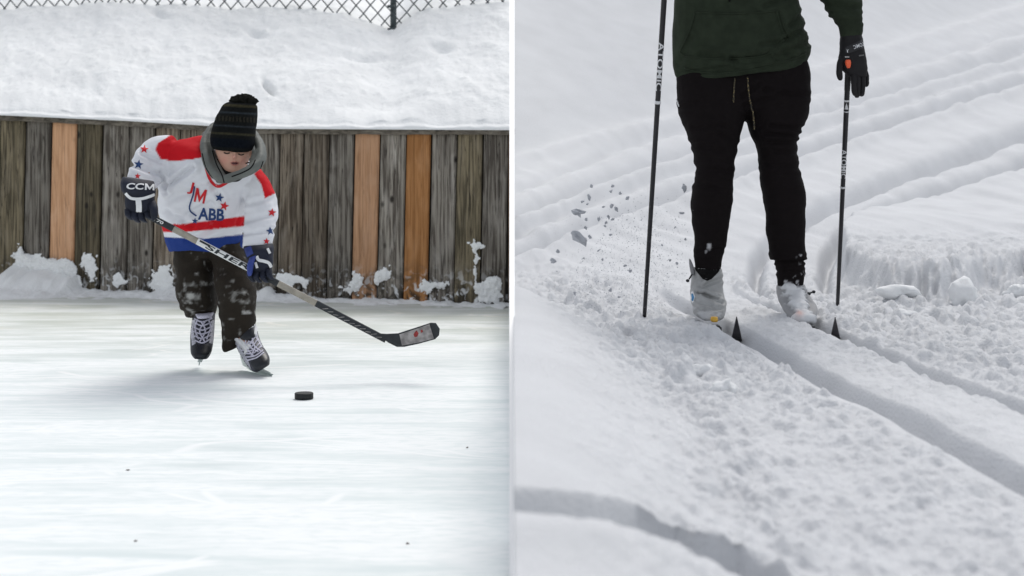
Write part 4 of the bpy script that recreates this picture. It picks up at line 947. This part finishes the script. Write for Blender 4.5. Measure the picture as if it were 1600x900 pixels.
# joggers
bm = bmesh.new(); loft(bm, P_L, YS, 26); loft(bm, P_R, YS, 26); loft(bm, CUFF, YS, 24)
loft(bm, [(1066, 80, 1250, 72, .0, .11), (1060, 118, 1260, 104, .0, .122), (1070, 150, 1256, 148, .01, .125), (1110, 172, 1215, 172, .01, .10)], YS)
me = fuse(bm, .0075, 3); wrinkle(me, .009, (6, 5, 12), 41); wrinkle(me, .004, (14, 10, 30), 42)
creases(me, [(1160, 150, 1185, 132, 3, .006), (1165, 165, 1210, 150, 3, .006), (1195, 140, 1262, 150, 3, .006), (1195, 208, 1250, 212, 2.5, .007), (1205, 196, 1252, 200, 2.5, .007), (1200, 222, 1248, 222, 2.5, .007), (1210, 236, 1248, 240, 2.5, .006), (1190, 256, 1252, 262, 3, .006), (1085, 200, 1130, 196, 3, .006), (1078, 225, 1130, 236, 3, .006), (1083, 262, 1140, 268, 3, .007), (1084, 285, 1130, 300, 3, .006), (1060, 170, 1090, 160, 3, .006), (1120, 205, 1156, 230, 3, .006), (1090, 395, 1128, 388, 2.5, .006), (1206, 408, 1258, 408, 1.6, .012), (1212, 424, 1256, 424, 1.8, .006)])
p = vco(me); X_, Y_ = px(p); n = fbm3(p, (60, 60, 60), 3, 44)
c = np.tile(np.array([.0095, .0075, .0080]), (len(p), 1))
def kk_(cx, cy, rx, ry): return np.exp(-((X_ - cx) / rx) ** 2 - ((Y_ - cy) / ry) ** 2)
k = kk_(1107, 392, 6, 14) * .55 + kk_(1240, 428, 16, 9) * .62 + kk_(1250, 398, 8, 4) * .7 + kk_(1225, 394, 14, 3) * .45 + kk_(1236, 444, 18, 6) * .7 + kk_(1250, 412, 6, 4) * .7
wgt = (sst(.62, .82, k + n * 1.1) * sst(.12, .3, k) * .9)[:, None]; c = c * (1 - wgt) + np.array([.5, .5, .52]) * wgt
setcol(me, c); jog = link('joggers', me, M['joggers'], skier); jgb = bvh(jog.data, skier.location)
for pl_ in ([(1148, 122), (1147, 140), (1146, 160)], [(1168, 120), (1170, 145), (1173, 170), (1174, 203)]):
    bm = bmesh.new(); pp = surf_line(jgb, pl_, 6, .004)
    if pl_[0][0] == 1168: pp = [Vector((q.x, min(q.y, YS - .118 + max(0, i - 9) * .002), q.z)) for i, q in enumerate(pp)]
    tube(bm, pp, .0032, 6); bm_link('drawstring', bm, M['gold'], jog)
bm = bmesh.new(); tube(bm, surf_line(jgb, [(1057, 152), (1058.5, 158), (1061, 166)], 3, .001), .004, 6); bm_link('pocket_trim', bm, M['white'], jog)

# boots
def boot(rings, snowspots, base=(.40, .40, .40)):
    bm = bmesh.new(); loft(bm, rings, YS, 28); me = fuse(bm, .0045, 2); return me
bl_r = [(1082, 418, 1128, 420, .065, .062), (1081, 440, 1129, 440, .06, .062), (1080, 458, 1131, 460, .03, .064), (1080, 470, 1133, 473, -.02, .066), (1083, 483, 1133, 485, -.07, .06), (1088, 493, 1131, 495, -.11, .05), (1098, 500, 1125, 501, -.13, .03)]
me = boot(bl_r, None); wrinkle(me, .006, (16, 10, 26), 51)
creases(me, [(1090, 457, 1122, 466, 2.0, .010), (1100, 460, 1128, 474, 2.0, .010), (1086, 470, 1112, 478, 2.0, .007), (1096, 448, 1126, 436, 2.5, .008), (1085, 452, 1100, 432, 2.5, .007), (1088, 486, 1125, 482, 2, .005)])
p = vco(me); X_, Y_ = px(p); n = fbm3(p, (40, 40, 60), 4, 52); c = np.tile(np.array([.38, .385, .385]), (len(p), 1))
wgt = (sst(.0, .4, n + (Y_ - 470) / 60) * .45)[:, None]; c = c * (1 - wgt) + np.array([.25, .25, .25]) * wgt
wgt = (sst(.1, .45, n * 1.2 - .08 + (Y_ - 480) / 90) * .5)[:, None]; c = c * (1 - wgt) + np.array([.62, .63, .65]) * wgt
setcol(me, c); bootL = link('ski_boot', me, M['boot'], skier, ); blb_ = bvh(bootL.data, skier.location)
decal2('gaiter_opening', poly_bm([(1084, 417), (1088, 424), (1098, 436), (1105, 439), (1112, 436), (1122, 426), (1127, 418), (1127, 414), (1084, 413)]), blb_, M['black_cloth'], bootL, .002, 2)
bm = bmesh.new(); loft(bm, [(1080, 430, 1085, 430, .03, .012), (1077, 415, 1084, 417, .03, .012), (1076.5, 404, 1079, 405, .035, .008)], YS, 12, 3); bm_link('pull_tab', bm, M['boot'], bootL)
setcol(bpy.data.objects['pull_tab'].data, np.tile(np.array([.22, .22, .23]), (len(bpy.data.objects['pull_tab'].data.vertices), 1)))
bm = bmesh.new(); tube(bm, [S(1081, 429, .02), S(1077, 436, .01)], .0035, 8); ball(bm, S(1074.5, 438.5, .01), (.008, .008, .007), 10); bm_link('toggle', bm, M['cap'], bootL)
decal2('logo_patch', poly_bm([(1079.5, 456), (1083, 455), (1086, 463), (1084, 472), (1081, 473), (1079.5, 468)]), blb_, M['white'], bootL, .002, 2)
decal2('logo_patch', poly_bm([(1080, 459), (1082.5, 458.5), (1084.5, 464), (1083, 470), (1080.8, 470)]), blb_, M['logo_blue'], bootL, .004, 2)
br_r = [(1214, 446, 1257, 444, .105, .062), (1214, 456, 1261, 454, .10, .064), (1216, 468, 1268, 466, .06, .066), (1220, 478, 1275, 476, .01, .066), (1226, 488, 1277, 487, -.05, .06), (1232, 496, 1274, 497, -.09, .05), (1242, 501, 1268, 502, -.11, .03)]
me = boot(br_r, None); p0 = vco(me); X_, Y_ = px(p0)
sn_mask = np.exp(-((X_ - np.interp(Y_, [440, 500], [1236, 1258])) / 17) ** 2) * sst(440, 452, Y_)
n = fbm3(p0, (30, 30, 40), 4, 55); sm = sst(.35, .62, sn_mask * .9 + n * .7) * (p0[:, 1] < YS + .12)
displace(me, sm * .012 + sm * n * .012); wrinkle(me, .004, (16, 12, 26), 54)
c = np.tile(np.array([.33, .33, .34]), (len(p0), 1)); c = c * (1 - sm[:, None]) + np.array([.70, .71, .73]) * sm[:, None]
wgt = (np.exp(-((X_ - 1249) / 6) ** 2 - ((Y_ - 493) / 5) ** 2) * .6)[:, None]; c = c * (1 - wgt) + np.array([.55, .22, .16]) * wgt
setcol(me, c); bootR = link('ski_boot', me, M['boot'], skier); brb = bvh(bootR.data, skier.location)
decal2('sole_edge', poly_bm([(1215, 472), (1218, 474), (1224, 486), (1230, 496), (1226, 494), (1219, 482)]), brb, M['cap'], bootR, .003, 2)
bm = bmesh.new(); tube(bm, [S(1262, 458, .03), S(1269, 457, .02)], .0035, 8); ball(bm, S(1271.5, 456, .02), (.008, .007, .007), 10); ball(bm, S(1265, 459, .02), (.006, .006, .006), 8); bm_link('toggle', bm, M['cap'], bootR)

# right hand glove hanging open over the pole grip
GH = -.07
bm = bmesh.new(); loft(bm, [(1313, 56, 1346, 54, GH + .01, .046), (1312, 66, 1348, 64, GH + .01, .045), (1312, 76, 1350, 76, GH, .042), (1310, 90, 1353, 90, GH - .01, .036), (1312, 104, 1355, 104, GH - .015, .032), (1322, 116, 1355, 115, GH - .02, .026), (1328, 121, 1354, 120, GH - .02, .018)], YS, 22)
me = fuse(bm, .004, 3); wrinkle(me, .003, (26, 20, 34), 61); g = link('glove', me, M['skiglove'], skier); skb = bvh(g.data, skier.location)
def finger(pts, w_, nm):
    bm = bmesh.new(); loft(bm, [(x - w_ * k, y, x + w_ * k, y, d, .0135 * k) for (x, y, d), k in zip(pts, (.95, 1.05, .95, .98, .85, .4))], YS, 12, 3); me = fuse(bm, .0028, 2); link(nm, me, M['skiglove'], g)
finger([(1334, 112, GH - .03), (1334, 124, GH - .038), (1334, 134, GH - .04), (1334.5, 142, GH - .04), (1336, 148, GH - .035), (1337, 150.5, GH - .03)], 4.4, 'finger')
finger([(1340, 112, GH - .022), (1340, 126, GH - .03), (1340, 138, GH - .032), (1339.5, 146, GH - .03), (1339, 151, GH - .025), (1339, 153, GH - .02)], 4.6, 'finger')
finger([(1347, 112, GH - .015), (1348, 124, GH - .02), (1348, 136, GH - .018), (1347, 144, GH - .015), (1346.5, 149, GH - .01), (1346, 151, GH)], 4.4, 'finger')
finger([(1352, 110, GH), (1354, 118, GH), (1354.5, 126, GH + .003), (1354.5, 131, GH + .006), (1354, 134, GH + .01), (1353.5, 136, GH + .012)], 3.6, 'finger')
finger([(1316, 88, GH - .02), (1313, 98, GH - .035), (1311.5, 108, GH - .045), (1311.5, 115, GH - .05), (1312.5, 122, GH - .05), (1313, 126, GH - .048)], 5.2, 'thumb')
decal2('strap', poly_bm([(1320, 74), (1347, 62), (1349, 75), (1325, 84), (1321, 82)]), skb, M['pole'], g, .004, 2)
decal2('letters', text_bm('ATOMIC', 1344, 70.5, 6.0, 22, math.pi - .33, 0, .012), skb, M['poletext'], g, .006, 1.5)
decal2('emblem', poly_bm([(1322.5, 76), (1324, 78.5), (1326, 76.5), (1324.8, 79.5), (1325, 82), (1323.6, 82), (1323.5, 79.5)]), skb, M['poletext'], g, .006, 1.5)
decal2('mark', poly_bm([(1342, 86), (1350, 85), (1350, 87), (1342, 88.3)]), skb, mat('faint_print', (.12, .12, .12)), g, .003, 1.5)
decal2('mark', poly_bm([(1320, 88), (1327, 88), (1327, 90), (1320, 90)]), skb, mat('grey_print', (.35, .35, .35)), g, .003, 1.5)
# far hand gripping the raised pole (above the frame)
bm = bmesh.new(); loft(bm, [(1052, -116, 1032, -96, -.33, .04), (1058, -122, 1034, -104, -.37, .042), (1058, -128, 1036, -112, -.41, .03)], YS, 16); g3 = link('glove', fuse(bm, .005, 3), M['skiglove'], skier)
for k in range(5):
    bm = bmesh.new(); y = -128 + k * 6
    tube(bm, smooth_path([S(1052, y, -.40), S(1052, y + 1, -.45), S(1044, y + 2, -.47), S(1036, y + 2, -.44), S(1037, y + 1, -.41)], 4), .010, 8); bm_link('thumb' if k == 0 else 'finger', bm, M['skiglove'], g3)

# poles
def pole(label, a, b2, text_y, marks, grip=None):
    A, Bv = a, b2
    o = empty('ski_pole', Bv, label, 'ski pole', 'ski poles of the skier')
    bm = bmesh.new(); rr = []; n_ = 12; pts = [A.lerp(Bv, i / n_) for i in range(n_ + 1)]
    tube(bm, pts, [.0118 - .0035 * i / n_ for i in range(n_ + 1)], 14); sh = bm_link('shaft', bm, M['pole'], o)
    return o, sh
pA, pB = S(1043.5, -95, -.44), S(1006.5, 499, -.30)
pB = S(1006.3, 504, -.05); pA = S(1043.5, -95, -.44)
pol1, sh1 = pole('black ski pole with white lettering planted left of the skier, reaching out of the frame', pA, pB, 0, 0)
pb1 = bvh(sh1.data, root_loc(pol1))
def axis_px(A, Bv, y):
    for i in range(400):
        q = A.lerp(Bv, i / 399); yy = HY - q.z * F / q.y
        if yy >= y: return 800 + q.x * F / q.y
def polewrite(sh, pb, A, Bv, y0_, y1, h_):
    x0, x1 = axis_px(A, Bv, y0_), axis_px(A, Bv, y1); an = math.atan2(y1 - y0_, x1 - x0)
    decal2('letters', text_bm('ATOMIC', (x0 + x1) / 2, (y0_ + y1) / 2, h_, math.hypot(x1 - x0, y1 - y0_), an, 0, .012), pb, M['poletext'], sh, .0008, 1.2)
def polering(sh, A, Bv, y, wd_, m=None, r=.0122):
    x0, x1 = axis_px(A, Bv, y), axis_px(A, Bv, y + wd_)
    for i in range(400):
        q = A.lerp(Bv, i / 399)
        if HY - q.z * F / q.y >= y: break
    q2 = q + (Bv - A).normalized() * (wd_ * q.y / F); bm = bmesh.new(); tube(bm, [q, q2], r, 14); bm_link('ring_mark', bm, m or M['poletext'], sh)
polewrite(sh1, pb1, pA, pB, 66, 142, 9.4); polering(sh1, pA, pB, 157, 5)
bm = bmesh.new(); tube(bm, [pA + Vector((.002, 0, .02)), pA.lerp(pB, .10)], .016, 14); bm_link('grip', bm, M['rubber'], pol1)
qA, qB = S(1326, 92, -.105), S(1308.3, 484, .44)
pol2, sh2 = pole('shorter black ski pole with orange release button hanging from the gloved hand', qA, qB, 0, 0)
pb2 = bvh(sh2.data, root_loc(pol2))
polewrite(sh2, pb2, qA, qB, 234, 279, 8.6); polering(sh2, qA, qB, 290, 3); polering(sh2, qA, qB, 155, 3); polering(sh2, qA, qB, 172, 1.5)
x_ = axis_px(qA, qB, 166); decal2('emblem', poly_bm([(x_, 161), (x_ + 3, 171), (x_ - 3, 171)]), pb2, M['poletext'], sh2, .001, 1.5)
bm = bmesh.new(); tube(bm, [qA, qA.lerp(qB, .06), qA.lerp(qB, .115), qA.lerp(qB, .12)], [.0125, .0130, .0125, .010], 14); bm_link('grip', bm, M['rubber'], pol2)
bm = bmesh.new()
loft(bm, [(1321.5, 93.5, 1328.5, 93.5, -.125, .010), (1320.6, 98, 1329.6, 98, -.127, .013), (1322.5, 104, 1328.8, 104, -.125, .011), (1324, 106.5, 1327.5, 106.5, -.123, .006)], YS, 14, 4)
bm_link('release_button', bm, M['orange'], pol2)

# skis in the tracks
def ski(tpx, trk, tip_y, boot_y, label, tailY):
    Yt = tip_y; o = empty('ski', (trk(boot_y), boot_y, G), label, 'ski', 'skis of the skier')
    def line(Y, z, w_, th):
        t = trk(Y) if Y < 7.0 else trk(7.0) + (trk(7.0) - trk(6.9)) * 10 * (Y - 7.0)
        return [(t - w_, Y, z), (t + w_, Y, z), (t + w_, Y, z + th), (t - w_, Y, z + th)]
    def line2(u, Y, z, w_, th):
        k_ = min(1, max(0, (u - .0) / .35)); k_ = k_ * k_ * (3 - 2 * k_); Xr = (tpx - 800) / F * Y; t = trk(Y) * (1 - k_) + Xr * k_
        return [(t - w_, Y, z), (t + w_, Y, z), (t + w_, Y, z + th), (t - w_, Y, z + th)]
    secs = []
    zb = G - .065
    for Y in np.linspace(tailY, Yt + .22, 14): secs.append(line(Y, zb, .022, .014))
    for u in np.linspace(.08, 1, 10):
        secs.append(line2(u, Yt + .22 - .22 * u, zb + .125 * u ** 1.8, .022 * (1 - .92 * max(0, (u - .25) / .75) ** 1.6), .012 * (1 - .5 * u)))
    bm = bmesh.new(); rows = [[bm.verts.new(q) for q in s_] for s_ in secs]
    for r0, r1 in zip(rows[:-1], rows[1:]):
        for j in range(4): bm.faces.new((r0[j], r0[(j + 1) % 4], r1[(j + 1) % 4], r1[j]))
    bm.faces.new(rows[0]); bm.faces.new(rows[-1]); bmesh.ops.recalc_face_normals(bm, faces=bm.faces)
    bm_link('ski_body', bm, M['ski'], o, smooth=False)
    bm = bmesh.new(); box(bm, (trk(boot_y), boot_y - .13, G - .025), (.04, .08, .035)); bmesh.ops.bevel(bm, geom=bm.edges[:], offset=.006, segments=2, affect='EDGES')
    bm_link('binding', bm, M['cap'], o)
    return o
ski(1151, track1, 5.88, 6.38, 'dark upturned ski tip in the left track, below the clean silver boot', 7.2)
ski(1305, track2, 5.86, 6.36, 'dark upturned ski tip in the right track, below the snow-covered boot', 7.2)
bm = bmesh.new(); loft(bm, [(1111, 495, 1121, 495, -.17, .014), (1110, 500, 1122, 500, -.175, .016), (1112, 503, 1121, 503, -.175, .012)], YS, 12, 3); bm_link('toe_clip', bm, M['yellow'], bootL)

# clods of snow lying on the trail
def clod(bm, c, r, seed, sq=(1, 1, .8), sub=3, amp=.9):
    geo = bmesh.ops.create_icosphere(bm, subdivisions=sub, radius=1)['verts']
    P_ = np.array([v.co[:] for v in geo]); n = fbm3(P_ + seed * 3.7, (1.6, 1.6, 1.6), 3, seed)
    for v, k in zip(geo, n): v.co = Vector(c) + Vector((v.co.x * sq[0], v.co.y * sq[1], v.co.z * sq[2])) * r * (1 + amp * k)
for i, (x, y, Y, r, sq, l) in enumerate(((1506, 457, 7.02, .068, (1, 1, 1.0), 'largest white snow clod standing upright by the shaded bank at right'), (1404, 466, 7.08, .07, (1.25, 1, .5), 'low flat snow clod between the pole and the upright clod'),
        (1095, 590, 4.75, .035, (1.4, 1, .7), 'bright snow lump at the crumbling edge of the smooth bank'), (1130, 620, 4.4, .028, (1.2, 1, .8), 'smaller snow lump in front of the bright one along the bank edge'), (1590, 458, 7.3, .05, (1.3, 1, .8), 'snow lump at the right picture edge'), (1410, 500, 6.5, .032, (1.5, 1, .7), 'small snow lump right of the right ski tip'))):
    X = (x - 800) * Y / F; gz = ground_at(X, Y); bm = bmesh.new(); clod(bm, (X, Y, gz + r * sq[2] * .55), r, i + 3, sq)
    tag(bm_link('snow_clod', bm, M['clump'], origin=(X, Y, gz)), l, 'snow clod', 'snow clods lying on the trail')
# chunks thrown up by the pole
M['chunk'] = snow_mat('thrown_snow_shaded', (.40, .415, .45), .003, 200)  # greyed base colour puts the shaded side into the flying snow
spots = [(903, 331, 6.5, 1.5, .9), (906, 371, 11, 1.5, .6), (924, 291, 3, 1, .8), (957, 290, 3.2, .9, 1), (955, 299, 3, 1.1, .8), (920, 307, 4.2, .7, 1.4), (910, 315, 3, .8, 1.2), (918, 319, 2.2, 1.2, .8), (981, 309, 3.2, .9, 1.2), (969, 302, 2.4, 1, 1), (955, 321, 3.2, .9, 1.1), (963, 327, 3.6, .9, 1.2), (943, 323, 2.6, 1, .8), (916, 343, 2.8, 1, 1), (951, 339, 3.4, .8, 1.3), (947, 348, 3, 1, 1), (936, 343, 3.2, .8, 1.3), (957, 343, 2.8, .8, 1.2), (945, 353, 2.6, 1.1, .8), (922, 370, 3.8, 1, 1), (915, 356, 3.2, 1.3, .8), (954, 367, 2.6, 1, 1), (871, 393, 4, 1, 1), (864, 408, 5, 1.2, .9), (936, 391, 2.8, 1.2, .7), (941, 406, 2.2, 1, 1), (1069, 294, 5, .7, 1.3), (1065, 333, 3.4, 1.4, .6), (985, 423, 3, .9, 1), (953, 454, 3.2, 1, 1), (898, 459, 2.8, .9, 1.1), (977, 415, 2.4, 1, 1), (1034, 383, 2, 1, 1), (1071, 374, 2.2, 1, 1), (1047, 407, 2, 1, 1), (1058, 412, 2.8, 1, .8), (1055, 355, 2.2, 1.2, .8), (967, 464, 2.4, 1.2, .8)]
for i, (x, y, r, sx, sz) in enumerate(spots):
    Y = 6.5 + .25 * math.sin(i * 2.3); c0 = pt(x, y, Y); bm = bmesh.new(); clod(bm, c0, r * (1 if i < 2 else .78) * Y / F, i + 20, (sx, .8, sz), 2, 1.7)
    bmesh.ops.rotate(bm, verts=bm.verts[:], cent=c0, matrix=Matrix.Rotation(.75 if i == 1 else rng.uniform(-1, 1), 3, 'Y'))
    if i == 1: l = 'largest jagged grey snow chunk flying at the left of the spray'
    elif i == 0: l = 'wedge shaped grey snow chunk flying just above the largest one'
    elif i == 26: l = 'lone oval snow chunk flying beside the black trouser leg'
    elif i == 23: l = 'slanted snow chunk flying lowest at the far left of the spray'
    else: l = 'small grey snow chunk flying in the spray around the left ski pole'
    tag(bm_link('snow_chunk', bm, M['chunk'], origin=c0, smooth=False), l, 'snow chunk', 'snow chunks flying around the left ski pole')
bm = bmesh.new()
for i in range(3600):
    a = rng.beta(1.6, 1.6); b2 = rng.beta(1.5, 1.3)
    x = 885 + 185 * a + rng.normal(0, 12); y = 300 + 205 * b2; 
    if y < 500 - (x - 860) * 1.15 - 40 and x < 1010 and rng.random() < .8: continue
    if y < 330 and rng.random() < .6: continue
    Y = 6.5 + rng.normal(0, .16); r = (.18 + abs(rng.normal(0, .27))) * Y / F
    m4 = Matrix.Translation(pt(x, y, Y)) @ Matrix.Rotation(rng.random() * 6, 4, 'Y') @ Matrix.Diagonal((r * rng.uniform(.8, 1.6), r, r * rng.uniform(.6, 1.2), 1))
    bmesh.ops.create_icosphere(bm, subdivisions=1, radius=1, matrix=m4)
tag(bm_link('snow_spray', bm, M['chunk'], smooth=False), kind='stuff')

# dry stems at the top of the far slope
for x, y, Y, l, hgt in ((921, 10, 27, 'brown bare tree trunk standing on the snow slope at the top', 4.2), (1535, 16, 31, 'grey snow-covered bush at the top right of the slope', 1.2)):
    X = (x - 800) * Y / F; gz = ground_at(X, Y) - .05
    t = empty('tree' if x < 1000 else 'bush', (X, Y, gz), l, 'tree' if x < 1000 else 'bush')
    if x < 1000:
        bm = bmesh.new(); tube(bm, smooth_path([(X, Y, gz - .2), (X + .02, Y, gz + 1), (X - .03, Y, gz + 2.5), (X + .05, Y, gz + hgt)], 4), [.085 - .005 * i for i in range(13)], 10); bm_link('trunk', bm, M['bark'], t)
        for k in range(12):
            bm = bmesh.new(); z0 = gz + .9 + k * .26; a = k * 2.4; d_ = Vector((math.cos(a), math.sin(a), .5)); L_ = .9 - k * .03
            tube(bm, smooth_path([Vector((X, Y, z0)), Vector((X, Y, z0)) + d_ * L_ * .5, Vector((X, Y, z0)) + d_ * L_ + Vector((0, 0, .15))], 3), .016, 6); bm_link('branch', bm, M['bark'], t)
    else:
        for k in range(9):
            bm = bmesh.new(); a = k * 2.1; tube(bm, smooth_path([(X + .02 * k, Y, gz), (X + .25 * math.cos(a), Y + .2 * math.sin(a), gz + .25), (X + .5 * math.cos(a), Y + .4 * math.sin(a), gz + .35 + .03 * k)], 4), .012, 6); bm_link('stem', bm, M['bark'], t)
        for k in range(6):
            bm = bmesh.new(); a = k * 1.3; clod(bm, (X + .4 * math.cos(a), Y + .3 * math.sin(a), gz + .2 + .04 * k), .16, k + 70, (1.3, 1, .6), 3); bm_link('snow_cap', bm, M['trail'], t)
